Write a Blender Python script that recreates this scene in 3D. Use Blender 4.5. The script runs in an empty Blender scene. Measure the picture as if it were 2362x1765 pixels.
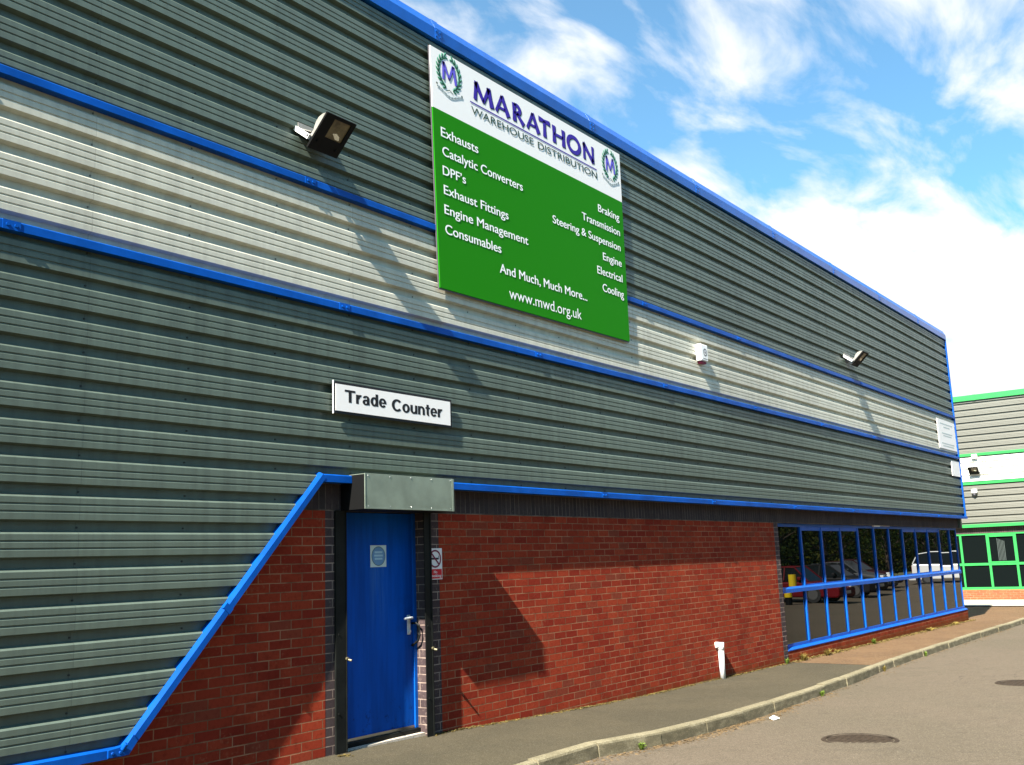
import bpy, math, random
from mathutils import Vector, Matrix
R = math.radians
random.seed(7)
C = bpy.context.scene.collection
S = bpy.context.scene

# ------------------------------------------------------------------ camera
D, ZC = 6.35, 1.489
cam = bpy.data.cameras.new('camera'); co = bpy.data.objects.new('camera', cam); C.objects.link(co)
cam.sensor_width = 36; cam.lens = 2280.05 / 2362 * 36
cam.clip_end = 3000; cam.clip_start = .05
yw, pt, rl = R(52.84558569), R(10.41687979), R(-2.05437977)
fw = Vector((math.sin(yw)*math.cos(pt), math.cos(yw)*math.cos(pt), math.sin(pt)))
rt = Vector((math.cos(yw), -math.sin(yw), 0)); up = rt.cross(fw)
r2 = math.cos(rl)*rt + math.sin(rl)*up; u2 = -math.sin(rl)*rt + math.cos(rl)*up
M = Matrix.Identity(4)
for i in range(3):
    M[i][0], M[i][1], M[i][2] = r2[i], u2[i], -fw[i]
M.translation = Vector((0, -D, ZC)); co.matrix_world = M
S.camera = co

# ------------------------------------------------------------------ light, sky, exposure
SUNV = Vector((1.76, .30, -1.66))
sun = bpy.data.lights.new('sun', 'SUN'); so = bpy.data.objects.new('sun', sun); C.objects.link(so)
sun.energy = 5.0; sun.angle = R(.55); sun.color = (1, .94, .84)
so.rotation_euler = SUNV.to_track_quat('-Z', 'Y').to_euler(); so.location = (-30, -10, 40)
EL = math.atan2(1.66, math.hypot(1.76, .30)); AZ = math.atan2(-1.76, -.30)
S.view_settings.view_transform = 'Standard'; S.view_settings.look = 'None'
S.view_settings.gamma = 1; S.view_settings.use_curve_mapping = False
S.view_settings.exposure = 1.8
S.cycles.max_bounces = 8; S.cycles.caustics_reflective = False
W = bpy.data.worlds.new('World'); S.world = W; W.use_nodes = True
nt = W.node_tree; nt.nodes.clear()
def N(nt, t, **k):
    n = nt.nodes.new(t)
    for a, b in k.items():
        if a == 'ins':
            for i, v in b.items(): n.inputs[i].default_value = v
        else: setattr(n, a, b)
    return n
def mth(nt, op, a, b=None, clamp=False):
    n = nt.nodes.new('ShaderNodeMath'); n.operation = op; n.use_clamp = clamp
    for i, v in enumerate((a, b)):
        if v is None: continue
        if isinstance(v, (int, float)): n.inputs[i].default_value = v
        else: nt.links.new(v, n.inputs[i])
    return n.outputs[0]
def mix(nt, fac, a, b, blend='MIX'):
    n = nt.nodes.new('ShaderNodeMix'); n.data_type = 'RGBA'; n.blend_type = blend; n.clamp_factor = True
    for idx, v in ((0, fac), (6, a), (7, b)):
        if isinstance(v, (int, float)): n.inputs[idx].default_value = v
        elif isinstance(v, tuple): n.inputs[idx].default_value = v if len(v) == 4 else (*v, 1)
        else: nt.links.new(v, n.inputs[idx])
    return n.outputs[2]
def ramp(nt, src, p0, p1, smooth=True):
    n = nt.nodes.new('ShaderNodeMapRange'); n.interpolation_type = 'SMOOTHSTEP' if smooth else 'LINEAR'
    n.inputs[1].default_value = p0; n.inputs[2].default_value = p1
    nt.links.new(src, n.inputs[0]); return n.outputs[0]
def noise(nt, vec, scale, detail=5, rough=.55, dist=0):
    n = N(nt, 'ShaderNodeTexNoise'); n.inputs['Scale'].default_value = scale; n.inputs['Detail'].default_value = detail
    n.inputs['Roughness'].default_value = rough; n.inputs['Distortion'].default_value = dist
    if vec is not None: nt.links.new(vec, n.inputs['Vector'])
    return n.outputs['Fac']
sky = N(nt, 'ShaderNodeTexSky', sky_type='NISHITA', sun_disc=False, sun_elevation=EL, sun_rotation=AZ,
        air_density=1.0, dust_density=.6, ozone_density=2.5)
tc = N(nt, 'ShaderNodeTexCoord'); sep = N(nt, 'ShaderNodeSeparateXYZ'); nt.links.new(tc.outputs['Generated'], sep.inputs[0])
zz = mth(nt, 'MAXIMUM', sep.outputs[2], 0.0)
den = mth(nt, 'ADD', zz, .10)
px = mth(nt, 'DIVIDE', sep.outputs[0], den); py = mth(nt, 'DIVIDE', sep.outputs[1], den)
cmb = N(nt, 'ShaderNodeCombineXYZ'); nt.links.new(px, cmb.inputs[0]); nt.links.new(py, cmb.inputs[1])
mp = N(nt, 'ShaderNodeMapping'); mp.inputs['Rotation'].default_value = (0, 0, R(-38)); mp.inputs['Scale'].default_value = (1.0, 2.1, 1)
mp.inputs['Location'].default_value = (3.1, 1.7, .4)
nt.links.new(cmb.outputs[0], mp.inputs[0])
n1 = noise(nt, mp.outputs[0], 2.3, 9, .56, .3)
bias = ramp(nt, sep.outputs[2], .37, .24)          # more cloud towards the horizon
ne = N(nt, 'ShaderNodeVectorMath', operation='DOT_PRODUCT'); nt.links.new(tc.outputs['Generated'], ne.inputs[0]); ne.inputs[1].default_value = (.80, .60, 0)
front = ramp(nt, ne.outputs['Value'], .05, .60)     # the cloud bank stands in the north east only
cov = mth(nt, 'ADD', n1, mth(nt, 'MULTIPLY', mth(nt, 'MULTIPLY', bias, front), .23))
cov = mth(nt, 'ADD', cov, mth(nt, 'MULTIPLY', mth(nt, 'SUBTRACT', front, 1.0), .10))
cf = mth(nt, 'MAXIMUM', ramp(nt, cov, .40, .68), mth(nt, 'MULTIPLY', front, .06))
skyc = mix(nt, 1.0, sky.outputs[0], (.80, 1.42, 1.48), 'MULTIPLY')
out = mix(nt, cf, skyc, (6.6, 6.7, 6.8))
bg = N(nt, 'ShaderNodeBackground'); bg.inputs[1].default_value = .05
nt.links.new(out, bg.inputs[0])
wo = N(nt, 'ShaderNodeOutputWorld'); nt.links.new(bg.outputs[0], wo.inputs[0])

# ------------------------------------------------------------------ materials
MATS = {}
def pmat(name, col, rough=.6, spec=.5, metal=0, var=.0, vscale=3., bump=0., bscale=40., stretch=None, ior=None, coat=0):
    if name in MATS: return MATS[name]
    m = bpy.data.materials.new(name); m.use_nodes = True; nt = m.node_tree; b = nt.nodes['Principled BSDF']
    b.inputs['Base Color'].default_value = (*col, 1); b.inputs['Roughness'].default_value = rough
    b.inputs['Specular IOR Level'].default_value = spec; b.inputs['Metallic'].default_value = metal
    if ior: b.inputs['IOR'].default_value = ior
    if coat: b.inputs['Coat Weight'].default_value = coat
    tcn = N(nt, 'ShaderNodeTexCoord'); vec = tcn.outputs['Object']
    if stretch:
        mpn = N(nt, 'ShaderNodeMapping'); mpn.inputs['Scale'].default_value = stretch; nt.links.new(vec, mpn.inputs[0]); vec2 = mpn.outputs[0]
    else: vec2 = vec
    if var:
        f = noise(nt, vec2, vscale, 6, .6)
        lo = tuple(c*(1-var) for c in col); hi = tuple(min(1, c*(1+var)) for c in col)
        nt.links.new(mix(nt, ramp(nt, f, .3, .7), lo, hi), b.inputs['Base Color'])
    if bump:
        bn = N(nt, 'ShaderNodeBump'); bn.inputs['Strength'].default_value = bump; bn.inputs['Distance'].default_value = .01
        nt.links.new(noise(nt, vec, bscale, 4, .6), bn.inputs['Height']); nt.links.new(bn.outputs[0], b.inputs['Normal'])
    MATS[name] = m; return m

def cladding_mat(name, col, dirt, rough=.42):
    m = bpy.data.materials.new(name); m.use_nodes = True; nt = m.node_tree; b = nt.nodes['Principled BSDF']
    t = N(nt, 'ShaderNodeTexCoord'); s = N(nt, 'ShaderNodeSeparateXYZ'); nt.links.new(t.outputs['Object'], s.inputs[0])
    mpn = N(nt, 'ShaderNodeMapping'); mpn.inputs['Scale'].default_value = (6, 1, .25); nt.links.new(t.outputs['Object'], mpn.inputs[0])
    streak = noise(nt, mpn.outputs[0], 1.6, 6, .6)
    big = noise(nt, t.outputs['Object'], .45, 4, .5)
    c = mix(nt, ramp(nt, streak, .35, .75), col, tuple(a*(1-dirt) for a in col))
    c = mix(nt, mth(nt, 'MULTIPLY', ramp(nt, big, .35, .7), .35), c, tuple(a*(1+.25) for a in col))
    # sheet to sheet tone and the fine lap line between sheets
    q = mth(nt, 'DIVIDE', mth(nt, 'SUBTRACT', s.outputs[0], 3.55), .84)
    fr = mth(nt, 'FRACT', mth(nt, 'DIVIDE', q, 3.0)); lap = mth(nt, 'LESS_THAN', fr, .0022)
    wn = N(nt, 'ShaderNodeTexWhiteNoise', noise_dimensions='1D'); nt.links.new(mth(nt, 'FLOOR', mth(nt, 'DIVIDE', q, 3.0)), wn.inputs['W'])
    tone = mth(nt, 'ADD', mth(nt, 'MULTIPLY', wn.outputs[0], .14), .93)
    hs = N(nt, 'ShaderNodeHueSaturation'); nt.links.new(c, hs.inputs['Color']); nt.links.new(tone, hs.inputs['Value'])
    c = mix(nt, mth(nt, 'MULTIPLY', lap, .4), hs.outputs[0], tuple(a*.25 for a in col))
    nt.links.new(c, b.inputs['Base Color']); b.inputs['Specular IOR Level'].default_value = .5
    nt.links.new(mth(nt, 'ADD', mth(nt, 'MULTIPLY', streak, .22), rough-.1), b.inputs['Roughness'])
    bn = N(nt, 'ShaderNodeBump'); bn.inputs['Strength'].default_value = .22; bn.inputs['Distance'].default_value = .02
    nt.links.new(noise(nt, t.outputs['Object'], 2.2, 3, .5), bn.inputs['Height']); nt.links.new(bn.outputs[0], b.inputs['Normal'])
    MATS[name] = m; return m

def brick_mat(name, c1, c2, dark, mortar, bw, rh, off, zoff, mrough=.9, ms=.0048, swap=False, moss=False, effl=0.):
    m = bpy.data.materials.new(name); m.use_nodes = True; nt = m.node_tree; b = nt.nodes['Principled BSDF']
    t = N(nt, 'ShaderNodeTexCoord'); s = N(nt, 'ShaderNodeSeparateXYZ'); nt.links.new(t.outputs['Object'], s.inputs[0])
    u = mth(nt, 'ADD', s.outputs[0], s.outputs[1]); v = mth(nt, 'SUBTRACT', s.outputs[2], zoff)
    wob = noise(nt, t.outputs['Object'], 9, 2, .5)
    v = mth(nt, 'ADD', v, mth(nt, 'MULTIPLY', mth(nt, 'SUBTRACT', wob, .5), .006))
    cb = N(nt, 'ShaderNodeCombineXYZ'); nt.links.new(u, cb.inputs[0]); nt.links.new(v, cb.inputs[1])
    bt = N(nt, 'ShaderNodeTexBrick'); bt.offset = off; bt.inputs['Scale'].default_value = 1
    bt.inputs['Mortar Size'].default_value = ms; bt.inputs['Mortar Smooth'].default_value = .25
    bt.inputs['Brick Width'].default_value = bw; bt.inputs['Row Height'].default_value = rh
    bt.inputs['Color1'].default_value = (0, 0, 0, 1); bt.inputs['Color2'].default_value = (1, 1, 1, 1); bt.inputs['Mortar'].default_value = (.5, .5, .5, 1)
    nt.links.new(cb.outputs[0], bt.inputs['Vector'])
    bw_ = N(nt, 'ShaderNodeRGBToBW'); nt.links.new(bt.outputs['Color'], bw_.inputs[0]); rnd = bw_.outputs[0]
    c = mix(nt, rnd, c1, c2)
    c = mix(nt, mth(nt, 'MULTIPLY', ramp(nt, rnd, .88, .98), .55), c, dark)
    spot = noise(nt, t.outputs['Object'], 26, 5, .65)
    c = mix(nt, mth(nt, 'MULTIPLY', ramp(nt, spot, .45, .75), .45), c, tuple(a*.55 for a in c1))
    big = noise(nt, t.outputs['Object'], .7, 4, .6)
    c = mix(nt, mth(nt, 'MULTIPLY', ramp(nt, big, .4, .7), .3), c, tuple(a*.8 for a in c2))
    tone = noise(nt, t.outputs['Object'], 1.7, 5, .62, .5)
    c = mix(nt, mth(nt, 'MULTIPLY', ramp(nt, tone, .52, .72), .38), c, tuple(a*.45 for a in c1))
    salt = ramp(nt, mth(nt, 'MULTIPLY', noise(nt, t.outputs['Object'], 2.6, 6, .7, .8), noise(nt, t.outputs['Object'], 34, 3, .6)), .30, .42)
    c = mix(nt, mth(nt, 'MULTIPLY', salt, .22), c, mortar)
    mcol = mix(nt, ramp(nt, noise(nt, t.outputs['Object'], 4, 5, .65), .35, .65), mortar, tuple(a*.42 for a in mortar))
    c = mix(nt, bt.outputs['Fac'], c, mcol)
    if moss:   # algae and splash dirt on the lowest courses
        g = ramp(nt, mth(nt, 'ADD', s.outputs[2], mth(nt, 'MULTIPLY', noise(nt, t.outputs['Object'], 6, 4, .6), .28)), .10, -.12)
        c = mix(nt, mth(nt, 'MULTIPLY', g, .6), c, (.10, .045, .008))
    nt.links.new(c, b.inputs['Base Color']); b.inputs['Roughness'].default_value = .92; b.inputs['Specular IOR Level'].default_value = .06
    h = mth(nt, 'SUBTRACT', mth(nt, 'MULTIPLY', spot, .25), bt.outputs['Fac'])
    bn = N(nt, 'ShaderNodeBump'); bn.inputs['Strength'].default_value = .35; bn.inputs['Distance'].default_value = .006
    nt.links.new(h, bn.inputs['Height']); nt.links.new(bn.outputs[0], b.inputs['Normal'])
    MATS[name] = m; return m

def ground_mat(name, col, col2, spec_col, grain=60., patch=.6, rough=.9, bump=.5, crack=0., stone=None):
    m = bpy.data.materials.new(name); m.use_nodes = True; nt = m.node_tree; b = nt.nodes['Principled BSDF']
    t = N(nt, 'ShaderNodeTexCoord'); o = t.outputs['Object']
    big = noise(nt, o, patch, 6, .6, .4); mid = noise(nt, o, 5, 5, .65); g = noise(nt, o, grain, 3, .7)
    c = mix(nt, ramp(nt, big, .33, .68), col, col2)
    c = mix(nt, mth(nt, 'MULTIPLY', ramp(nt, mid, .45, .75), .40), c, tuple(a*.66 for a in col))
    c = mix(nt, mth(nt, 'MULTIPLY', ramp(nt, noise(nt, o, 1.3, 4, .6, 1.2), .60, .72), .35), c, tuple(a*.60 for a in col))
    c = mix(nt, mth(nt, 'MULTIPLY', ramp(nt, noise(nt, o, 2.1, 5, .7, .6), .42, .28), .30), c, tuple(min(1, a*1.35) for a in col2))
    vo = N(nt, 'ShaderNodeTexVoronoi'); vo.inputs['Scale'].default_value = grain*1.6; nt.links.new(o, vo.inputs['Vector'])
    hue = N(nt, 'ShaderNodeRGBToBW'); nt.links.new(vo.outputs['Color'], hue.inputs[0])
    c = mix(nt, mth(nt, 'MULTIPLY', ramp(nt, hue.outputs[0], .62, .85), .55), c, spec_col)
    c = mix(nt, mth(nt, 'MULTIPLY', ramp(nt, hue.outputs[0], .38, .15), .5), c, tuple(a*.45 for a in col))
    if stone:
        st = N(nt, 'ShaderNodeTexBrick'); st.offset = .5; st.inputs['Scale'].default_value = 1
        st.inputs['Brick Width'].default_value = stone[0]; st.inputs['Row Height'].default_value = stone[1]; st.inputs['Mortar Size'].default_value = .006
        st.inputs['Color1'].default_value = (0, 0, 0, 1); st.inputs['Color2'].default_value = (1, 1, 1, 1)
        nt.links.new(o, st.inputs['Vector'])
        sb = N(nt, 'ShaderNodeRGBToBW'); nt.links.new(st.outputs['Color'], sb.inputs[0])
        c = mix(nt, mth(nt, 'MULTIPLY', sb.outputs[0], .35), c, tuple(a*.7 for a in col2))
        c = mix(nt, mth(nt, 'MULTIPLY', st.outputs['Fac'], .7), c, (.12, .085, .05))
    if crack:
        v2 = N(nt, 'ShaderNodeTexVoronoi', feature='DISTANCE_TO_EDGE'); v2.inputs['Scale'].default_value = crack
        ds = N(nt, 'ShaderNodeVectorMath', operation='ADD'); nz = N(nt, 'ShaderNodeTexNoise'); nz.inputs['Scale'].default_value = 2.5
        nt.links.new(o, nz.inputs['Vector']); nt.links.new(o, ds.inputs[0]); nt.links.new(nz.outputs['Color'], ds.inputs[1]); nt.links.new(ds.outputs[0], v2.inputs['Vector'])
        k = mth(nt, 'MULTIPLY', mth(nt, 'LESS_THAN', v2.outputs['Distance'], .004), ramp(nt, big, .55, .6))
        c = mix(nt, mth(nt, 'MULTIPLY', k, .6), c, tuple(a*.35 for a in col))
    if name.startswith('kerb'):
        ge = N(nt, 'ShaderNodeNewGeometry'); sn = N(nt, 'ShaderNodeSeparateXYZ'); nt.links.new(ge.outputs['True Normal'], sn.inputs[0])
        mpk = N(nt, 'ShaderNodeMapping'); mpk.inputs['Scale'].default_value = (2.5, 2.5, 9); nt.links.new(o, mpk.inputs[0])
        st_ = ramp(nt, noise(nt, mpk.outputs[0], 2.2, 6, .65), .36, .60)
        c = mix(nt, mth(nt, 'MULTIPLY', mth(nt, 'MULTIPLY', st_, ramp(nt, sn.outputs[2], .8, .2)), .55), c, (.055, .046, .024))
        c = mix(nt, mth(nt, 'MULTIPLY', ramp(nt, noise(nt, o, 3.3, 6, .7), .50, .68), .45), c, (.10, .085, .048))
    nt.links.new(c, b.inputs['Base Color']); b.inputs['Roughness'].default_value = rough; b.inputs['Specular IOR Level'].default_value = .3
    bn = N(nt, 'ShaderNodeBump'); bn.inputs['Strength'].default_value = bump; bn.inputs['Distance'].default_value = .01
    nt.links.new(mth(nt, 'ADD', mth(nt, 'MULTIPLY', hue.outputs[0], .6), g), bn.inputs['Height']); nt.links.new(bn.outputs[0], b.inputs['Normal'])
    MATS[name] = m; return m

DARKC = cladding_mat('dark_cladding', (.102, .132, .104), .34)
LIGHTC = cladding_mat('light_cladding', (.54, .525, .43), .22)
GREYC = cladding_mat('grey_cladding', (.150, .148, .122), .08, .5)
CREAMC = cladding_mat('cream_cladding', (.75, .73, .67), .05, .5)
FIXD = pmat('fixing_dark', (.025, .03, .028), .6); FIXL = pmat('fixing_grey', (.14, .14, .12), .6)
BLUE = pmat('blue_trim', (.002, .072, .36), .42, .12, var=.22, vscale=2.5, bump=.04, bscale=6)
BLUEF = pmat('blue_frame', (.004, .090, .42), .40, .14, var=.1, vscale=4)
BLUER = pmat('blue_roof_edge', (.003, .085, .38), .28, .5, var=.15, vscale=2.5, bump=.04, bscale=6)
GREEN = pmat('green_trim', (.025, .27, .06), .4, .5, var=.08)
RED = brick_mat('red_brick', (.22, .024, .013), (.345, .050, .021), (.095, .038, .026), (.34, .165, .090), .225, .075, .5, .055, moss=True)
ENG = brick_mat('blue_brick', (.060, .042, .044), (.085, .060, .058), (.035, .03, .035), (.36, .27, .22), .225, .075, .5, .055)
SOLD = brick_mat('soldier_brick', (.045, .036, .038), (.07, .052, .05), (.03, .03, .03), (.16, .13, .11), .075, .225, 0., 2.010)
ORB = brick_mat('orange_brick', (.30, .075, .035), (.36, .095, .042), (.16, .05, .03), (.36, .26, .17), .225, .075, .5, 0)
DOORB = pmat('door_blue', (.002, .074, .40), .45, .08, var=.22, vscale=1.6, stretch=(6, 1, .6), bump=.05, bscale=5)
def door_wear(m):
    nt = m.node_tree; b = nt.nodes['Principled BSDF']; src = b.inputs['Base Color'].links[0].from_socket
    t = N(nt, 'ShaderNodeTexCoord'); s = N(nt, 'ShaderNodeSeparateXYZ'); nt.links.new(t.outputs['Object'], s.inputs[0]); x, z = s.outputs[0], s.outputs[2]
    mpn = N(nt, 'ShaderNodeMapping'); mpn.inputs['Scale'].default_value = (22, 1, 1.3); nt.links.new(t.outputs['Object'], mpn.inputs[0])
    run = ramp(nt, noise(nt, mpn.outputs[0], 1.2, 4, .6), .38, .62)
    inx = mth(nt, 'MULTIPLY', ramp(nt, x, 6.47, 6.52), ramp(nt, x, 6.73, 6.67)); inz = mth(nt, 'MULTIPLY', ramp(nt, z, 1.52, 1.50), ramp(nt, z, .75, 1.5))
    c = mix(nt, mth(nt, 'MULTIPLY', mth(nt, 'MULTIPLY', run, .38), mth(nt, 'MULTIPLY', inx, inz)), src, (.05, .17, .46))       # pale run-off under the notice
    sc = ramp(nt, noise(nt, t.outputs['Object'], 13, 6, .7), .56, .66); kz = ramp(nt, z, .55, .12)
    c = mix(nt, mth(nt, 'MULTIPLY', mth(nt, 'MULTIPLY', sc, kz), .6), c, (.004, .018, .09))                                      # scuffs along the foot
    hx = mth(nt, 'MULTIPLY', ramp(nt, x, 6.72, 6.98), mth(nt, 'MULTIPLY', ramp(nt, z, .72, .95), ramp(nt, z, 1.35, 1.1)))
    c = mix(nt, mth(nt, 'MULTIPLY', mth(nt, 'MULTIPLY', ramp(nt, noise(nt, t.outputs['Object'], 8, 5, .65), .4, .65), hx), .35), c, (.012, .03, .12))
    nt.links.new(c, b.inputs['Base Color'])
door_wear(DOORB)
BLACK = pmat('black_steel', (.008, .009, .008), .6, .15, var=.3, vscale=6)
GALV = pmat('grey_green_steel', (.265, .305, .240), .34, .5, metal=.35, var=.15, vscale=3.5, bump=.12, bscale=3)
STEEL = pmat('steel', (.55, .56, .55), .28, .5, metal=1., var=.1)
BRASS = pmat('brass', (.16, .14, .08), .4, metal=.5)
WHITE = pmat('white_paint', (.80, .80, .78), .4, .5, var=.05, vscale=8)
SIGNW = pmat('sign_white', (.86, .83, .80), .5, .2)
SIGNG = pmat('sign_green', (.014, .20, .004), .6, .06)
LETW = pmat('letter_white', (.92, .93, .90), .5, .3)
LETB = pmat('letter_black', (.012, .012, .014), .5, .3)
PURP = pmat('letter_purple', (.035, .010, .30), .5, .3)
LILAC = pmat('emblem_violet', (.13, .10, .62), .5, .3)
LEAFD = pmat('emblem_dark_green', (.012, .075, .035), .5, .3)
LEAFL = pmat('emblem_pale_green', (.22, .62, .40), .5, .3)
DGREEN = pmat('letter_dark_green', (.015, .06, .035), .5, .3)
RIBB = pmat('emblem_grey', (.46, .52, .50), .5, .3)
RIBL = pmat('emblem_light_grey', (.70, .76, .74), .5, .3)
EDGE = pmat('sign_edge', (.085, .08, .09), .4)
REDS = pmat('sign_red', (.62, .012, .02), .5, .3)
MAROON = pmat('sign_maroon', (.20, .012, .05), .5, .3)
BLUES = pmat('sign_faded_blue', (.16, .32, .55), .5, .3)
PALEB = pmat('sign_pale_blue', (.42, .62, .75), .5, .3)
NOTICE = pmat('notice_white', (.62, .72, .70), .5, .3)
LAMPG = pmat('lamp_grey', (.24, .23, .205), .5, var=.15, vscale=12)
LAMPB = pmat('lamp_black', (.005, .005, .005), .6, .12)
GLASS = pmat('window_glass', (.004, .005, .004), .0, .36)
LGLASS = pmat('lamp_glass', (.10, .075, .035), .06, .6, var=.5, vscale=9)
REFL = pmat('lamp_reflector', (.75, .80, .76), .2, metal=.9)
PVC = pmat('white_plastic', (.86, .86, .84), .3, .5)
ROOFM = pmat('roof_sheet', (.25, .27, .27), .5)
KERB = ground_mat('kerb_concrete', (.185, .158, .092), (.25, .215, .132), (.32, .29, .20), 70, 1.4, .9, .4)
ROAD = ground_mat('road_tarmac', (.104, .083, .054), (.121, .093, .063), (.22, .185, .135), 75, .35, .9, .55, crack=.5)
PAVE = ground_mat('pavement_tarmac', (.054, .045, .025), (.070, .057, .032), (.14, .12, .08), 80, .8, .9, .55)
BROWN = ground_mat('brown_paving', (.120, .066, .029), (.165, .093, .042), (.25, .18, .10), 38, 1.1, .9, .6, stone=(.2, .1))
CONC = ground_mat('pale_concrete', (.45, .40, .32), (.5, .44, .36), (.55, .5, .44), 40, .8, .9, .2)
EARTH = ground_mat('earth', (.10, .11, .04), (.13, .12, .05), (.2, .18, .1), 20, .1, .95, .3)
IRON = pmat('cast_iron', (.042, .030, .020), .75, .15, var=.3, vscale=20, bump=.6, bscale=60)
WEED = pmat('weed_green', (.09, .14, .012), .7, .3, var=.5, vscale=12)
STRAW = pmat('dry_weed', (.20, .15, .035), .8, .2, var=.4, vscale=12)
MOSS = pmat('moss', (.105, .078, .026), .95, .1, var=.5, vscale=9)
GRIT = pmat('leaf_grit', (.13, .085, .04), .9, .2, var=.7, vscale=25)
LEAF = pmat('tree_leaf', (.020, .036, .006), .7, .1, var=.6, vscale=.8)
LEAFY = pmat('tree_leaf_yellow', (.042, .046, .006), .7, .1, var=.6, vscale=.8)
BARK = pmat('bark', (.07, .05, .035), .9)
RUBBER = pmat('rubber', (.012, .012, .012), .8)
CARG = pmat('car_glass', (.008, .010, .011), .06, .15)
CHROME = pmat('wheel_alloy', (.07, .07, .07), .5)
LAMPR = pmat('tail_red', (.35, .01, .01), .2)
HEADL = pmat('headlamp', (.75, .77, .78), .1)
YEL = pmat('yellow_paint', (.72, .52, .01), .5)
CURT = pmat('blind', (.045, .06, .055), .8)

# ------------------------------------------------------------------ mesh helpers
ORG = {}
class MB:
    def __init__(s): s.v = []; s.f = []; s.m = []
    def add(s, vs, fs, mi=0):
        o = len(s.v); s.v += [tuple(p) for p in vs]; s.f += [tuple(i+o for i in f) for f in fs]; s.m += [mi]*len(fs)
    def box(s, x0, x1, y0, y1, z0, z1, mi=0, M=None):
        vs = [(x0,y0,z0),(x1,y0,z0),(x1,y1,z0),(x0,y1,z0),(x0,y0,z1),(x1,y0,z1),(x1,y1,z1),(x0,y1,z1)]
        if M: vs = [M @ Vector(p) for p in vs]
        s.add(vs, [(0,3,2,1),(4,5,6,7),(0,1,5,4),(1,2,6,5),(2,3,7,6),(3,0,4,7)], mi)
    def poly_x(s, prof, x0, x1, mi=0, caps=True):      # closed profile (y, z) extruded along x
        n = len(prof); vs = [(x0, y, z) for y, z in prof] + [(x1, y, z) for y, z in prof]
        fs = [(i, (i+1) % n, n+(i+1) % n, n+i) for i in range(n)]
        if caps: fs += [tuple(range(n-1, -1, -1)), tuple(range(n, 2*n))]
        s.add(vs, fs, mi)
    def poly_y(s, pts, y0, y1, mi=0):                  # closed outline (x, z) given depth along y; y0 is the front
        n = len(pts); vs = [(x, y0, z) for x, z in pts] + [(x, y1, z) for x, z in pts]
        fs = [tuple(range(n)), tuple(range(2*n-1, n-1, -1))] + [(i, n+i, n+(i+1) % n, (i+1) % n) for i in range(n)]
        s.add(vs, fs, mi)
    def tube(s, path, r, n=10, mi=0, cap=True):
        P = [Vector(p) for p in path]; rings = []; base = len(s.v); up = Vector((.13, .29, .95))
        for i, p in enumerate(P):
            d = (P[min(i+1, len(P)-1)] - P[max(i-1, 0)]).normalized()
            a = d.cross(up).normalized(); b = d.cross(a).normalized(); rr = r[i] if isinstance(r, (list, tuple)) else r
            rings.append([p + rr*(math.cos(2*math.pi*k/n)*a + math.sin(2*math.pi*k/n)*b) for k in range(n)])
        vs = [q for g in rings for q in g]; fs = []
        for i in range(len(P)-1):
            for k in range(n): fs.append((i*n+k, i*n+(k+1) % n, (i+1)*n+(k+1) % n, (i+1)*n+k))
        if cap: fs += [tuple(range(n-1, -1, -1)), tuple(range((len(P)-1)*n, len(P)*n))]
        s.add(vs, fs, mi)
    def cyl(s, c, ax, r, h, n=16, mi=0, r2=None):
        c = Vector(c); ax = Vector(ax).normalized(); s.tube([c, c+ax*h], [r, r if r2 is None else r2], n, mi)
    def build(s, name, mats, parent=None, smooth=False, bevel=0, label=None):
        me = bpy.data.meshes.new(name); o = bpy.data.objects.new(name, me); C.objects.link(o)
        org = ORG.get(parent.name, Vector((0,0,0))) if parent else Vector((0,0,0))
        me.from_pydata([(a-org[0], b-org[1], c-org[2]) for a, b, c in s.v], [], s.f)
        for m in (mats if isinstance(mats, (list, tuple)) else [mats]): me.materials.append(m)
        me.polygons.foreach_set('material_index', s.m)
        if smooth: me.polygons.foreach_set('use_smooth', [True]*len(s.f))
        me.update()
        if parent: o.parent = parent; ORG[o.name] = org
        if bevel:
            b = o.modifiers.new('bevel', 'BEVEL'); b.width = bevel; b.segments = 2; b.limit_method = 'ANGLE'; b.angle_limit = R(40)
        if label: o['label'] = label
        return o
def tag(o, label=None, cat=None, group=None, kind=None):
    if label: o['label'] = label
    if cat: o['category'] = cat
    if group: o['group'] = group
    if kind: o['kind'] = kind
    return o
def thing(name, label, cat, loc=(0,0,0), group=None):
    o = bpy.data.objects.new(name, None); C.objects.link(o); o.location = loc; o.empty_display_size = .2
    ORG[o.name] = Vector(loc); return tag(o, label, cat, group)
def copy_tree(o, parent=None):
    c = o.copy(); C.objects.link(c)
    if parent: c.parent = parent; c.matrix_parent_inverse = o.matrix_parent_inverse.copy()
    for ch in [k for k in bpy.data.objects if k.parent == o]: copy_tree(ch, c)
    return c
def circ(cx, cz, r, n=32, a0=0, a1=2*math.pi): return [(cx+r*math.cos(a0+(a1-a0)*k/n), cz+r*math.sin(a0+(a1-a0)*k/n)) for k in range(n)]
def ring(mb, cx, cz, ro, ri, y, mi=0, n=36, sx=1.):
    a = circ(0, 0, ro, n); b = circ(0, 0, ri, n)
    vs = [(cx+p[0]*sx, y, cz+p[1]) for p in a] + [(cx+p[0]*sx, y, cz+p[1]) for p in b]
    mb.add(vs, [(i, (i+1) % n, n+(i+1) % n, n+i) for i in range(n)], mi)
HREF = {}
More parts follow.
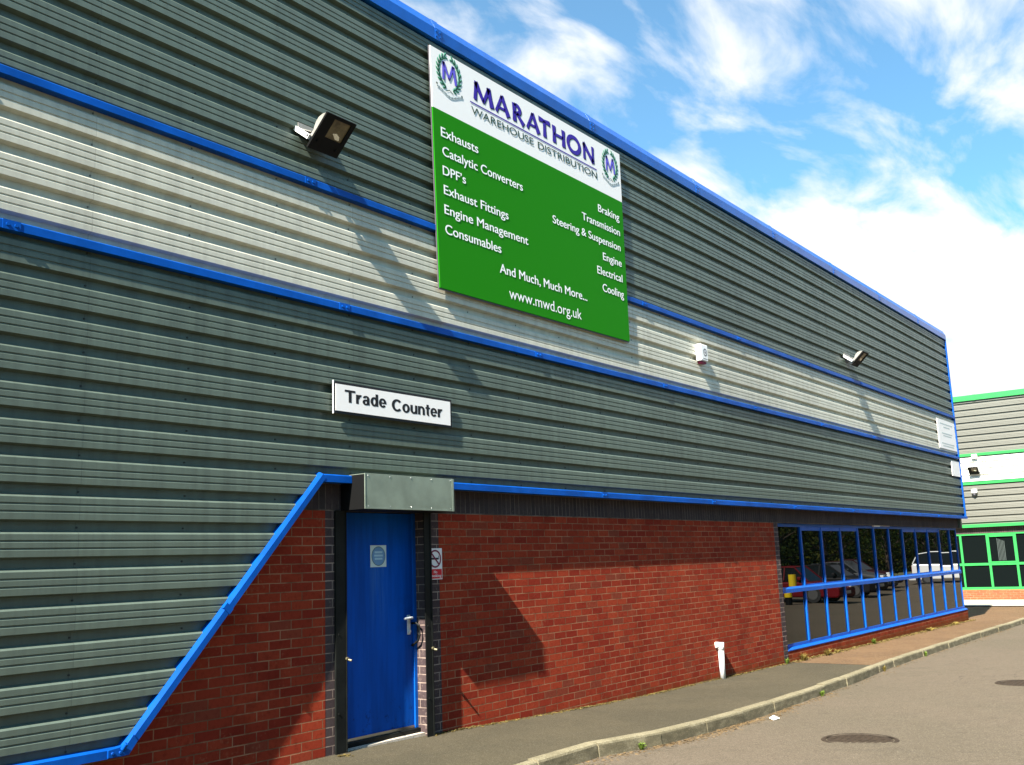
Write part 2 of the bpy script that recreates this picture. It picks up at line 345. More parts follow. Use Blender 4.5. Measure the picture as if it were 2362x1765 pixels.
def text_mesh(txt, bold=0., space=1.):
    cu = bpy.data.curves.new('t', 'FONT'); cu.body = txt; cu.size = 1; cu.offset = bold; cu.space_character = space
    ob = bpy.data.objects.new('t', cu); C.objects.link(ob)
    dg = bpy.context.evaluated_depsgraph_get(); me = bpy.data.meshes.new_from_object(ob.evaluated_get(dg))
    vs = [v.co.copy() for v in me.vertices]; fs = [tuple(p.vertices) for p in me.polygons]
    bpy.data.objects.remove(ob); bpy.data.curves.remove(cu); bpy.data.meshes.remove(me)
    return vs, fs
def put_text(mb, txt, xl, xr, zb, h, y, bold=0., mi=0, space=1., fx=None):
    if 0 not in HREF:
        hv, _ = text_mesh('H'); HREF[0] = (min(v.y for v in hv), max(v.y for v in hv))
    h0, h1 = HREF[0]; vs, fs = text_mesh(txt, 0., space)
    x0 = min(v.x for v in vs); x1 = max(v.x for v in vs)
    q = [(xl+(v.x-x0)/(x1-x0)*(xr-xl), y, zb+(v.y-h0)/(h1-h0)*h) for v in vs]
    e = bold*h                                          # a heavier weight: the outline laid down several times, slightly shifted
    offs = [(0, 0)] if bold == 0 else [(-e, 0), (e, 0), (0, e*.6), (0, -e*.6), (-e*.7, e*.5), (e*.7, -e*.5), (e*.7, e*.5), (-e*.7, -e*.5), (0, 0)]
    for i, (a, c) in enumerate(offs):
        w = [(x+a, yy-.0001*i, z+c) for x, yy, z in q]
        mb.add([fx(*p) for p in w] if fx else w, fs, mi)

def put_words(txt, xl, xr, zb, h, y, bold, mat, parent, fx=None):     # a line of text, one mesh per word
    ext = lambda t: (min(v.x for v in text_mesh(t)[0]), max(v.x for v in text_mesh(t)[0]))
    f0, f1 = ext(txt); words = txt.split(' '); k = (xr-xl)/(f1-f0)
    for i, w in enumerate(words):
        s0, s1 = ext(' '.join(words[i:])); p0, p1 = ext(' '.join(words[:i+1]))
        a = xl+(f1-f0-(s1-s0))*k if i else xl
        b = xl+(p1-f0)*k
        mb = MB(); put_text(mb, w, a, b, zb, h, y, bold, fx=fx); mb.build('lettering', mat, parent)

# ------------------------------------------------------------------ ground levels
GX = [-80, 4, 5.84, 7.56, 8.5, 10.7, 15, 20, 27.5, 39.6, 60, 140]
GZ = [.01, 0, -.02, -.05, -.09, -.16, -.21, -.25, -.31, -.42, -.36, -.36]
def gz(x):
    if x <= GX[0]: return GZ[0]
    for i in range(len(GX)-1):
        if x <= GX[i+1]:
            t = (x-GX[i])/(GX[i+1]-GX[i]); return GZ[i]+(GZ[i+1]-GZ[i])*t
    return GZ[-1]
def spl(pts, x):
    if x <= pts[0][0]: return pts[0][1]
    for i in range(len(pts)-1):
        if x <= pts[i+1][0]:
            p0 = pts[max(i-1, 0)][1]; p1 = pts[i][1]; p2 = pts[i+1][1]; p3 = pts[min(i+2, len(pts)-1)][1]
            t = (x-pts[i][0])/(pts[i+1][0]-pts[i][0])
            return .5*((2*p1)+(-p0+p2)*t+(2*p0-5*p1+4*p2-p3)*t*t+(-p0+3*p1-3*p2+p3)*t**3)
    return pts[-1][1]
KF = [(-20, -2.6), (3, -2.05), (5.4, -1.66), (6.44, -1.53), (7.4, -1.48), (7.95, -1.56), (8.9, -1.59), (11.04, -1.52), (12.8, -1.44), (14.4, -1.36),
      (16.4, -1.2), (18.6, -1.14), (21, -1.1), (23.9, -1.05), (27.8, -.98), (33, -.85), (40, -.8), (60, -.8)]
KW, KH = .105, .095
def rz(x, y):
    k = spl(KF, x)+.03; t = max(0, (k-y)/(k+13)); return gz(x)-KH-.012+.17*t
def xr(a, b, st):
    n = max(1, int(round((b-a)/st))); return [a+(b-a)*i/n for i in range(n+1)]
def sheet(name, xs, y0f, y1f, zf, mat, ny=1):
    mb = MB(); nx = len(xs); vs = []
    for x in xs:
        a, b = y0f(x), y1f(x)
        for j in range(ny+1): vs.append((x, a+(b-a)*j/ny, zf(x, j/ny)))
    k = ny+1
    mb.add(vs, [(i*k+j, (i+1)*k+j, (i+1)*k+j+1, i*k+j+1) for i in range(nx-1) for j in range(ny)])
    return tag(mb.build(name, mat, smooth=True), kind='structure')
g = MB(); g.add([(-1500,-1500,-1.3),(1500,-1500,-1.3),(1500,1500,-1.3),(-1500,1500,-1.3)], [(0,1,2,3)])
tag(g.build('ground', EARTH), kind='structure')
sheet('road', xr(-70, 130, .5), lambda x: -13., lambda x: spl(KF, x)+.03, lambda x, t: gz(x)-KH-.012+.17*(1-t), ROAD, 4)
sheet('pavement', xr(-20, 15.72, .3), lambda x: spl(KF, x)+KW-.004, lambda x: .16, lambda x, t: gz(x)+.002+.004*math.sin(x*3.1), PAVE, 1)
sheet('paving', xr(15.72, 27.7, .5), lambda x: spl(KF, x)+KW-.004, lambda x: .24, lambda x, t: gz(x), BROWN, 1)
sheet('yard_paving', xr(27.7, 40.2, .5), lambda x: spl(KF, x)+KW-.004 if x < 39.7 else -.6, lambda x: 16., lambda x, t: gz(x)+.001, BROWN, 1)
sheet('concrete_path', xr(34.8, 39.72, .5), lambda x: -.55, lambda x: 15., lambda x, t: gz(x)+.03, CONC, 1)
kb = MB(); xs = [-20.0]
while xs[-1] < 40: xs.append(xs[-1] + .915)
for i in range(len(xs)-1):
    a, b = xs[i]+.007, xs[i+1]-.007; dz = random.uniform(-.006, .006); dy = random.uniform(-.009, .009)
    ring_ = []
    for x in (a, b):
        f = spl(KF, x)+dy; z = gz(x)+dz+.008
        ring_.append([(x, f-.012, z-KH-.04), (x, f-.002, z-.022), (x, f+.006, z-.007), (x, f+.02, z), (x, f+KW, z), (x, f+KW, z-KH-.04)])
    n = 6; kb.add(ring_[0]+ring_[1], [(k, n+k, n+(k+1) % n, (k+1) % n) for k in range(n)] + [tuple(range(n)), tuple(range(2*n-1, n-1, -1))])
tag(kb.build('kerb', KERB), kind='structure')

# ------------------------------------------------------------------ the warehouse
WH = thing('warehouse', 'dark and pale grey clad warehouse with blue trims over a red brick base', 'warehouse')
XL, XE = -6.0, 27.65
YC, YT, PER = .03, .080, .24           # crown and trough planes of the ribbed sheets
def profile(z0, z1, phase):            # (y, z) points up the ribbed sheet; phase is the top edge of a crown
    pts = []; k = math.floor((z0-phase)/PER)-1
    while True:
        t = phase+k*PER                # crown top edge; crown runs from t-.158 up to t
        if t-.20 > z1: break
        for dz, y in ((-.168, YT), (-.156, YC), (-.114, YC), (-.106, YC+.007), (-.101, YC+.007), (-.097, YC), (-.064, YC), (-.056, YC+.007), (-.051, YC+.007), (-.047, YC), (-.010, YC), (.0, YC+.008), (.014, YT)):
            pts.append((t+dz, y))
        k += 1
    pts.sort(); outp = []
    for i, (z, y) in enumerate(pts):
        if z0 < z < z1: outp.append((y, z))
    def at(z):
        for i in range(len(pts)-1):
            if pts[i][0] <= z <= pts[i+1][0]:
                d = pts[i+1][0]-pts[i][0]; t = 0 if d == 0 else (z-pts[i][0])/d
                return pts[i][1]+(pts[i+1][1]-pts[i][1])*t
        return YC
    return [(at(z0), z0)] + outp + [(at(z1), z1)]
def cladding(name, z0, z1, phase, mat, x0f, x1f, parent, label=None, tx=None, cols=()):
    mb = MB(); p = profile(z0, z1, phase); n = len(p)
    ids = []
    for j, (y, z) in enumerate(p): ids.append([(x, y, z) for x in (x0f(z), x1f(z))])
    for j in range(n-1):               # separate strips keep the folds crisp
        a, b = ids[j], ids[j+1]; q = [a[0], a[1], b[1], b[0]]
        if tx: q = [tx(*k) for k in q]
        mb.add(q, [(0, 1, 2, 3)])
    # fixings in every trough
    k = math.ceil((z0-phase)/PER)
    while phase+k*PER+.03 < z1:
        z = phase+k*PER+.036
        for x in cols:
            if x0f(z)+.1 < x < x1f(z)-.1:
                c = (x+random.uniform(-.012, .012), YT, z)
                if tx: c = tx(*c)
                ax = (0, -1, 0) if not tx else tuple(Vector(tx(0, -1, 0))-Vector(tx(0, 0, 0)))
                mb.cyl(c, ax, .0075, .006, 6, 1)
        k += 1
    return mb.build(name, [mat, FIXD if mat in (DARKC,) else FIXL], parent, label=label)
COLS = [3.55+.84*k for k in range(-11, 29)]
SLX = lambda z: 3.93+(z-.36)*(5.672-3.93)/(2.265-.36)        # line of the raking trim
cladding('cladding', 4.90, 6.99, 4.55+.24*2, DARKC, lambda z: XL, lambda z: XE-.02, WH, 'dark grey ribbed sheeting under the roof edge', cols=COLS)
cladding('cladding', 3.83, 4.85, 4.55, LIGHTC, lambda z: XL, lambda z: XE-.02, WH, 'pale grey ribbed sheeting between two blue trims', cols=COLS)
cladding('cladding', 2.27, 3.79, 3.49, DARKC, lambda z: XL, lambda z: XE-.02, WH, 'dark grey ribbed sheeting above the brickwork', cols=COLS)
cladding('cladding', .345, 2.27, .60, DARKC, lambda z: XL, lambda z: SLX(z)-.02, WH, 'dark grey ribbed sheeting coming down beside the raking blue trim', cols=COLS)
def bolts(mb, x, y, z, d=.028, vert=False):
    for s in (-1, 1):
        c = (x+(0 if vert else s*d), y, z+(s*d if vert else 0)); mb.cyl(c, (0, -1, 0), .012, .009, 8)
def trim(z0, z1, x0, x1, joints, yb=.12):
    mb = MB(); mb.poly_x([(0, z0), (yb, z0+.004), (yb, z1+.012), (.012, z1+.003), (0, z1-.006)], x0, x1)
    for x in joints:
        mb.box(x-.06, x+.06, -.004, .03, z0-.002, z1+.0)
        bolts(mb, x, -.004, (z0+z1)/2)
    return mb.build('flashing', BLUE, WH)
j2 = [2.977, 5.941, 8.90, 11.84, 14.8, 17.75, 20.7, 23.6, 26.5, .03, -2.9]
trim(4.846, 4.907, XL, XE, [5.54, 8.45, 11.40, 14.36, 17.3, 20.2, 23.2, 26.1, 2.6, -.4])
trim(3.775, 3.838, XL, XE, j2)
trim(2.234, 2.298, 7.20, XE+.08, [10.14, 13.07, 16.1, 19.0, 22, 25], .15)
trim(2.234, 2.298, 5.70, 6.018, [], .15)
trim(.315, .375, XL, 3.93, [.9, -2.1], .15)
# raking trim, bent foot and its joint
rk = MB()
def rake(t0, t1, w0, w1, y0, y1):
    a = Vector((3.93, .345)); b = Vector((5.672, 2.268)); d = (b-a).normalized(); nrm = Vector((-d.y, d.x)); L = (b-a).length
    q = [a+d*(t0*L)+nrm*w0, a+d*(t1*L)+nrm*w0, a+d*(t1*L)+nrm*w1, a+d*(t0*L)+nrm*w1]
    rk.poly_y([(p.x, p.y) for p in q], y0, y1)
def rake2(t0, t1, w0, w1, yo):
    a = Vector((3.93, .345)); b = Vector((5.672, 2.268)); d = (b-a).normalized(); nrm = Vector((-d.y, d.x)); L = (b-a).length
    prof = [(w0, .15), (w0, yo), (w1-.022, yo), (w1, yo+.020), (w1, .15)]; vs = []
    for t in (t0, t1):
        for w, y in prof: q = a+d*(t*L)+nrm*w; vs.append((q.x, y, q.y))
    n = len(prof); rk.add(vs, [(i, n+i, n+(i+1) % n, (i+1) % n) for i in range(n)]+[tuple(range(n)), tuple(range(2*n-1, n-1, -1))])
rake2(.0, .47, -.033, .035, 0); rake2(.462, 1.012, -.035, .033, -.003)
rake(.455, .475, -.040, .036, -.006, .02)
rk.build('flashing', BLUE, WH, label='raking blue trim with a bent foot')
ft = MB(); ft.poly_y([(3.80, .318), (3.955, .318), (4.02, .40), (3.985, .45), (3.93, .385), (3.80, .372)], -.008, .05)
bolts(ft, 3.86, -.008, .345); ft.cyl((3.90, -.012, .36), (.3, -.5, .8), .016, .05, 8)
ft.build('flashing', BLUE, WH, label='crumpled joint at the foot of the raking trim', bevel=.004)
# roof edge
rf = MB(); prof = [(0, 6.980), (0, 7.106), (.06, 7.225), (.10, 7.24), (.30, 7.24), (.30, 6.98), (.03, 6.975)]
rf.poly_x(prof, XL, XE+.02)
for x in (4.3, 7.30, 10.30, 13.26, 16.2, 19.2, 22.1, 25.1, 1.3, -1.7):
    rf.poly_x([(-.004, 6.978), (-.004, 7.107), (.058, 7.231), (.07, 7.231), (.07, 6.978)], x-.05, x+.05)
    for s in (-1, 1):
        for z in (7.02, 7.075): rf.cyl((x+s*.03, -.004, z), (0, -1, 0), .011, .008, 8)
rf.build('roof_edge', BLUER, WH)
cr = MB(); cr.box(XE-.03, XE+.02, .004, .10, 2.30, 3.774); cr.box(XE-.03, XE+.02, .004, .10, 3.84, 4.845); cr.box(XE-.03, XE+.02, .004, .10, 4.91, 6.974)
cr.build('corner_trim', BLUE, WH)
ro = MB(); ro.poly_y([(XL, 7.2), (XE, 7.2), (XE, 7.26), (XL, 7.26)], .3, 30.); ro.build('roof', ROOFM, WH)
ew = MB(); ew.box(XE-.16, XE-.02, .13, 30, 2.0, 7.19); ew.box(XL+.02, XL+.1, .5, 30, -.5, 7.19); ew.box(XL+.1, XE-.2, 29.8, 29.9, -.5, 7.19)
ew.box(XL+.1, XE-.17, .5, .6, 2.4, 7.19); ew.box(27.02, 27.28, .47, 30, -.8, 1.999)
ew.build('end_wall', DARKC, WH)
# brick base
YB = .15
br = MB()
br.box(XL, 5.842, YB, YB+.3, -.5, 2.005); br.box(7.303, 15.472, YB, YB+.3, -.6, 2.005); br.box(15.65, 27.30, YB+.004, YB+.3, -.8, -.048)
br.build('brick_wall', RED, WH)
sc = MB(); sc.box(XL, 15.65, YB+.002, YB+.3, 2.007, 2.29); sc.box(15.65, 27.30, YB+.002, YB+.3, 2.007, 2.29)
sc.build('soldier_course', SOLD, WH)
for a, b in ((5.842, 6.03), (7.085, 7.303), (15.472, 15.65)):
    q = MB(); q.box(a, b, YB+.001, YB+.301, -.6, 2.005); q.build('brick_quoin', ENG, WH)
# door
d = MB(); d.box(6.07, 7.045, .270, .32, .035, 2.0)
door = d.build('door', DOORB, WH, bevel=.004)
f = MB(); f.box(6.031, 6.069, .255, .36, .03, 2.004); f.box(7.047, 7.084, .255, .36, .03, 2.004); f.build('door_frame', BLUEF, door)
k = MB(); k.box(6.07, 7.045, .262, .269, .03, .055); k.build('kick_strip', STEEL, door)
t = MB(); t.box(6.031, 7.084, .225, .36, -.2, .027); t.build('threshold', BLACK, door)
st = MB(); st.box(6.031, 7.084, .17, .224, -.2, -.012); st.build('door_step', CONC, door)
h = MB(); h.box(6.965, 7.005, .262, .27, .875, 1.055)
h.cyl((6.985, .262, 1.028), (0, -1, 0), .014, .045, 10); h.tube([(6.985, .222, 1.028), (6.95, .215, 1.029), (6.875, .215, 1.026)], [.013, .012, .011], 10)
h.cyl((6.985, .262, .905), (0, -1, 0), .017, .012, 12)
h.build('handle', pmat('satin_silver', (.72, .74, .74), .3, .7, metal=.25), door, bevel=.002)
pu = MB(); pu.tube([(7.030, .27, .975), (7.034, .215, .978), (7.036, .180, .955), (7.036, .172, .87), (7.034, .195, .815), (7.028, .27, .77)], .010, 8)
pu.build('pull_handle', BLACK, door)
# window
wn = MB()
YW = .22; ZB, ZM0, ZM1, ZT = .001, .866, .954, 1.950
wn.box(15.651, 27.299, YW, YW+.08, ZT, 2.006); wn.box(15.652, 27.298, YW-.010, YW-.001, 1.972, 1.996)
wn.poly_x([(YW+.03, .958), (YW-.016, .954), (YW-.036, .928), (YW-.036, .866), (YW+.03, .862)], 15.653, 27.25); wn.box(15.653, 27.25, YW-.002, YW+.078, ZB, .046)
MUL = [16.78+.982*i for i in range(11)]
for x in MUL:
    wn.box(x-.024, x+.024, YW-.010, YW+.076, .047, ZM0-.001); wn.box(x-.025, x+.025, YW-.012, YW+.076, ZM1+.001, ZT-.001)
wn.box(27.251, 27.30, YW-.002, YW+.3, ZB, ZT-.001)
for i in (0, 1, 2, 6, 7, 8):           # opening lights have a heavier top frame
    a, b = MUL[i]+.025, MUL[i+1]-.025
    wn.box(a, b, YW-.004, YW+.009, ZT-.062, ZT-.002); wn.box(a, b, YW-.004, YW+.009, ZM1+.002, ZM1+.022)
win = wn.build('window', BLUEF, WH)
pn = MB(); xs_ = [15.652]+MUL+[27.25]
for i in range(12):
    for z0, z1 in ((.047, ZM0), (ZM1, ZT)):
        e = [random.uniform(-.0028, .0028) for _ in range(4)]
        pn.add([(xs_[i], YW+.016+e[0], z0), (xs_[i+1], YW+.016+e[1], z0), (xs_[i+1], YW+.016+e[1]+e[2], z1), (xs_[i], YW+.016+e[0]+e[2], z1)], [(0, 1, 2, 3)])
pn.build('pane', GLASS, win)
si = MB(); si.poly_x([(YW+.05, .0), (YW-.020, -.001), (.150, -.024), (.146, -.030), (.147, -.042), (.154, -.046), (YW+.05, -.03)], 15.652, 27.32)
si.build('sill', BLUEF, win)

# ------------------------------------------------------------------ roller shutter over the door
RS = thing('roller_shutter', 'roller shutter box with green grey steel cover above the blue door', 'roller shutter', (6.6, .15, 2.15))
b = MB(); b.box(6.02, 7.19, -.155, -.150, 2.004, 2.311); b.box(6.024, 7.186, -.150, .147, 2.304, 2.309); b.box(7.184, 7.189, -.150, .147, 2.004, 2.302)
b.box(7.165, 7.192, -.158, -.1555, 2.004, 2.311); b.box(6.019, 6.030, -.158, -.1555, 2.004, 2.311); b.box(6.031, 7.164, -.158, -.1555, 2.004, 2.016)
for x in (6.06, 6.33, 6.6, 6.87, 7.14):
    for z in (2.029, 2.292): b.cyl((x, -.1555, z), (0, -1, 0), .006, .004, 8, 1)
b.build('housing', [GALV, STEEL], RS, bevel=.0015)
e = MB(); e.box(6.021, 6.027, -.1495, .147, 2.004, 2.3035); e.box(6.03, 7.18, -.14, .147, 2.0, 2.0035); e.build('end_plate', LAMPB, RS)
for a, b2, px_ in ((5.945, 6.072, 6.03), (7.012, 7.105, 7.075)):
    gq = MB(); z0_ = gz(a)+.003; yf = .129 if a < 6.5 else .074; gq.box(a, b2, yf, yf+.006, z0_, 2.003)
    gq.box(*((a, a+.006) if a < 6.5 else (b2-.006, b2)), yf+.0065, .149, z0_, 2.0); gq.box(b2-.012, b2-(.004 if a < 6.5 else -.003), yf-.006, yf-.0005, z0_, 2.0)
    for z in (.3, .95, 1.6): gq.cyl((a+.03, yf, z), (0, -1, 0), .008, .006, 8)
    gr = gq.build('guide_rail', BLACK, RS)
    lk = MB(); xx = b2-.012; lk.cyl((xx, yf-.006, .745), (0, -1, 0), .014, .02, 12); lk.cyl((xx+.008, yf-.02, .735), (.4, -1, -.2), .010, .03, 10); lk.build('pin_lock', BRASS, gr)

# ------------------------------------------------------------------ the big signboard
SB = thing('signboard', 'large green and white signboard listing car parts fixed under the roof edge', 'signboard', (8.97, 0, 5.5))
YS = -.02
def UV(u, v):
    x = (7.219+(7.145-7.219)*v)*(1-u)+(10.912+(10.922-10.912)*v)*u
    z = (4.246+(6.856-4.246)*v)*(1-u)+(4.275+(6.858-4.275)*v)*u
    return x, z
def uvp(mb, pts, y, mi=0): mb.add([(*UV(u, v)[:1], y, UV(u, v)[1]) for u, v in pts], [tuple(range(len(pts)))], mi)
def uvq(mb, pts, y0, y1): mb.poly_y([UV(u, v) for u, v in pts], y0, y1)
fxs = lambda x, y, z: (UV(x, z)[0], y, UV(x, z)[1])
p = MB(); uvq(p, [(0, 0), (1, 0), (1, .736), (0, .739)], YS, YS+.012); p.build('green_panel', SIGNG, SB)
p = MB(); uvq(p, [(0, .7392), (1, .7362), (1, 1), (0, 1)], YS, YS+.012); p.build('white_panel', SIGNW, SB)
p = MB(); uvq(p, [(-.0022, -.005), (1.0012, -.005), (1.0012, 1.0015), (-.0018, 1.0015)], YS+.0125, YS+.026); p.build('edge_frame', EDGE, SB)
p = MB()
for v in (.12, .5, .88): uvq(p, [(.02, v-.02), (.985, v-.02), (.985, v+.02), (.02, v+.02)], YS+.0265, .029)
p.build('fixing_rail', LAMPB, SB)
YL = YS-.003
rows = [('Exhausts', .030, .192, .629, .042), ('Catalytic Converters', .033, .403, .550, .041), ("DPF\u2019s", .031, .129, .469, .040), ('Exhaust Fittings', .032, .323, .389, .040),
        ('Engine Management', .031, .418, .308, .040), ('Consumables', .031, .280, .226, .041), ('And Much, Much More...', .269, .736, .139, .042),
        ('Braking', .836, .973, .624, .040), ('Transmission', .732, .972, .543, .040), ('Steering & Suspension', .558, .970, .462, .040), ('Engine', .851, .972, .380, .040),
        ('Electrical', .810, .972, .299, .041), ('Cooling', .838, .975, .217, .041)]
for t_, a, b_, zb, hh in rows:
    put_words(t_, a, b_, zb, hh*.94, YL, .016, LETW, SB, fxs)
q = MB(); put_text(q, 'www.mwd.org.uk', .309, .697, .039, .048, YL, 0., fx=fxs); q.build('lettering', LETW, SB)
q = MB(); put_text(q, 'WAREHOUSE', .169, .472, .796, .033, YL, .004, fx=fxs); q.build('lettering', DGREEN, SB)
q = MB(); put_text(q, 'DISTRIBUTION', .496, .840, .7945, .033, YL, .004, fx=fxs)
q.build('lettering', DGREEN, SB)
def stroke(mb, a, b, w0, wm, w1, y, mi, dx=0, dz=0, asp=.69):   # flared pen stroke, width given in u
    au = Vector((a[0], a[1]*asp)); bu = Vector((b[0], b[1]*asp)); d = (bu-au).normalized(); n = Vector((-d.y, d.x)); m_ = (au+bu)/2
    pts = [au+n*w0/2, au-n*w0/2, m_-n*wm/2, bu-n*w1/2, bu+n*w1/2, m_+n*wm/2]
    mb.add([(*fxs(p_.x+dx, y, p_.y/asp+dz),) for p_ in pts], [(0, 1, 2, 5), (5, 2, 3, 4)], mi)
def arc(mb, cx, cz, rx, rz, a0, a1, w, y, mi, dx=0, dz=0, n=22, wv=0, asp=.69):
    vs = []
    for k_ in range(n+1):
        t_ = R(a0+(a1-a0)*k_/n); w_ = w*(1+wv*abs(math.cos(t_)))
        for s in (-.5, .5):
            vs.append(fxs(cx+(rx+s*w_)*math.cos(t_)+dx, y, cz+(rz+s*w_/asp)*math.sin(t_)+dz))
    mb.add(vs, [(2*i, 2*i+2, 2*i+3, 2*i+1) for i in range(n)], mi)
def marathon(mb, y, mi, dx, dz):
    B, T = .868, .953; s = lambda a, b, w0=.017, wm=.0125, w1=.017: stroke(mb, a, b, w0, wm, w1, y, mi, dx, dz)
    s((.188, B), (.196, T), .014, .013, .015); s((.194, T-.004), (.228, B+.006), .020, .016, .012); s((.227, B+.006), (.256, T-.004), .011, .012, .016); s((.253, T), (.267, B), .019, .0165, .021)
    def A(x): s((x+.006, B), (x+.037, T), .012, .010, .010); s((x+.036, T), (x+.066, B), .017, .0165, .021); s((x+.018, B+.025), (x+.052, B+.025), .008, .008, .008)
    A(.281); A(.437)
    s((.378, B), (.378, T), .019, .0155, .019); arc(mb, .388, .9285, .019, .0195, -90, 90, .012, y, mi, dx, dz, wv=.3); s((.378, .948), (.39, .948), .010, .010, .010); s((.378, .909), (.39, .909), .009, .009, .009)
    s((.392, .909), (.424, B), .014, .015, .021)
    s((.506, .947), (.568, .947), .017, .011, .017); s((.537, .947), (.537, B), .0155, .015, .019)
    s((.590, B), (.590, T), .020, .0155, .020); s((.643, B), (.643, T), .020, .0155, .020); s((.590, .912), (.643, .912), .010, .010, .010)
    arc(mb, .7035, .910, .034, .039, 0, 360, .0125, y, mi, dx, dz, 40, .35)
    s((.766, B), (.766, T), .015, .012, .015); s((.763, T-.003), (.820, B+.003), .019, .017, .018); s((.819, B), (.819, T), .015, .012, .015)
q = MB(); marathon(q, YL+.001, 1, .0032, -.0032); marathon(q, YL, 0, 0, 0); q.build('lettering', [PURP, LETB], SB)
q = MB(); uvp(q, [(.165, .8435), (.840, .8385), (.840, .8445), (.165, .8495)], YL); q.build('underline', PURP, SB)
def emblem(u0, u1, v0, v1):
    W_, H_ = u1-u0, v1-v0; fx = lambda x, y, z: fxs(u0+x*W_, y, v0+z*H_)
    wr = MB()
    def leaf(cx, cz, ang, L, w, mi, y):
        d_ = Vector((math.cos(ang), math.sin(ang))); n_ = Vector((-d_.y, d_.x)); pts = []
        for t_, ww in ((0, .15), (.25, .85), (.5, 1), (.75, .75), (1, 0)): pts.append(d_*L*t_+n_*w*ww/2)
        for t_, ww in ((.75, .75), (.5, 1), (.25, .85), (0, .15)): pts.append(d_*L*t_-n_*w*ww/2)
        wr.add([fx(cx+p_.x, y, cz+p_.y) for p_ in pts], [tuple(range(len(pts)))], mi)
    for sd in (-1, 1):
        pr = None
        for i in range(10):
            a = -1.25+i*.265; x = .5+sd*.40*math.cos(a); z = .62+.42*math.sin(a)
            tang = math.atan2(.42*math.cos(a), -sd*.40*math.sin(a))
            for o_ in (-.55, .55):
                leaf(x, z, tang+o_*1.0, .150, .070, 1, YL+.001); leaf(x+.006, z-.008, tang+o_*.9, .14, .040, 0, YL)
            if pr: 
                dv = Vector((x-pr[0], z-pr[1])).normalized(); n_ = Vector((-dv.y, dv.x))*.008
                wr.add([fx(pr[0]+n_.x, YL, pr[1]+n_.y), fx(pr[0]-n_.x, YL, pr[1]-n_.y), fx(x-n_.x, YL, z-n_.y), fx(x+n_.x, YL, z+n_.y)], [(0, 1, 2, 3)], 0)
            pr = (x, z)
        leaf(.5-sd*.02, .21, math.atan2(-.10, sd*.22), .2, .022, 0, YL)
    w = wr.build('emblem', [LEAFD, LEAFL], SB)
    lt = MB()
    def st2(a, b, w0, w1, mi, y, dx=0, dz=0):
        d_ = (Vector(b)-Vector(a)).normalized(); n_ = Vector((-d_.y, d_.x))
        lt.add([fx(a[0]+n_.x*w0/2+dx, y, a[1]+n_.y*w0/2+dz), fx(a[0]-n_.x*w0/2+dx, y, a[1]-n_.y*w0/2+dz), fx(b[0]-n_.x*w1/2+dx, y, b[1]-n_.y*w1/2+dz), fx(b[0]+n_.x*w1/2+dx, y, b[1]+n_.y*w1/2+dz)], [(0, 1, 2, 3)], mi)
    for mi, y, dx, dz in ((1, YL-.001, .020, -.012), (0, YL-.002, 0, 0)):
        st2((.27, .40), (.30, .86), .075, .085, mi, y, dx, dz); st2((.29, .86), (.49, .46), .095, .055, mi, y, dx, dz)
        st2((.48, .46), (.66, .86), .055, .085, mi, y, dx, dz); st2((.66, .86), (.74, .40), .09, .085, mi, y, dx, dz)
    lt.build('emblem_letter', [LILAC, LETB], w)
    rb = MB(); pts = []
    for i in range(17):
        t_ = i/16; x = .02+t_*.97; z = .17-.125*math.sin(math.pi*t_)+.02*math.sin(9*t_); pts.append((x, z))
    for i in range(16):
        (xa, za), (xb, zb_) = pts[i], pts[i+1]
        rb.add([fx(xa, YL, za-.035), fx(xb, YL, zb_-.035), fx(xb, YL, zb_+.035), fx(xa, YL, za+.035)], [(0, 1, 2, 3)], i % 2)
        rb.add([fx(xa+.01, YL-.001, za-.012), fx(xb-.01, YL-.001, zb_-.012), fx(xb-.012, YL-.001, zb_+.010), fx(xa+.012, YL-.001, za+.010)], [(0, 1, 2, 3)], 2)
    for x, z in ((.03, .22), (.96, .20)): rb.add([fx(a+x, YL-.001, b+z) for a, b in circ(0, 0, .028, 10)], [tuple(range(10))], 3)
    rb.build('emblem_ribbon', [RIBL, RIBB, EDGE, DGREEN], w)
emblem(.018, .133, .812, .983); emblem(.875, .986, .800, .973)

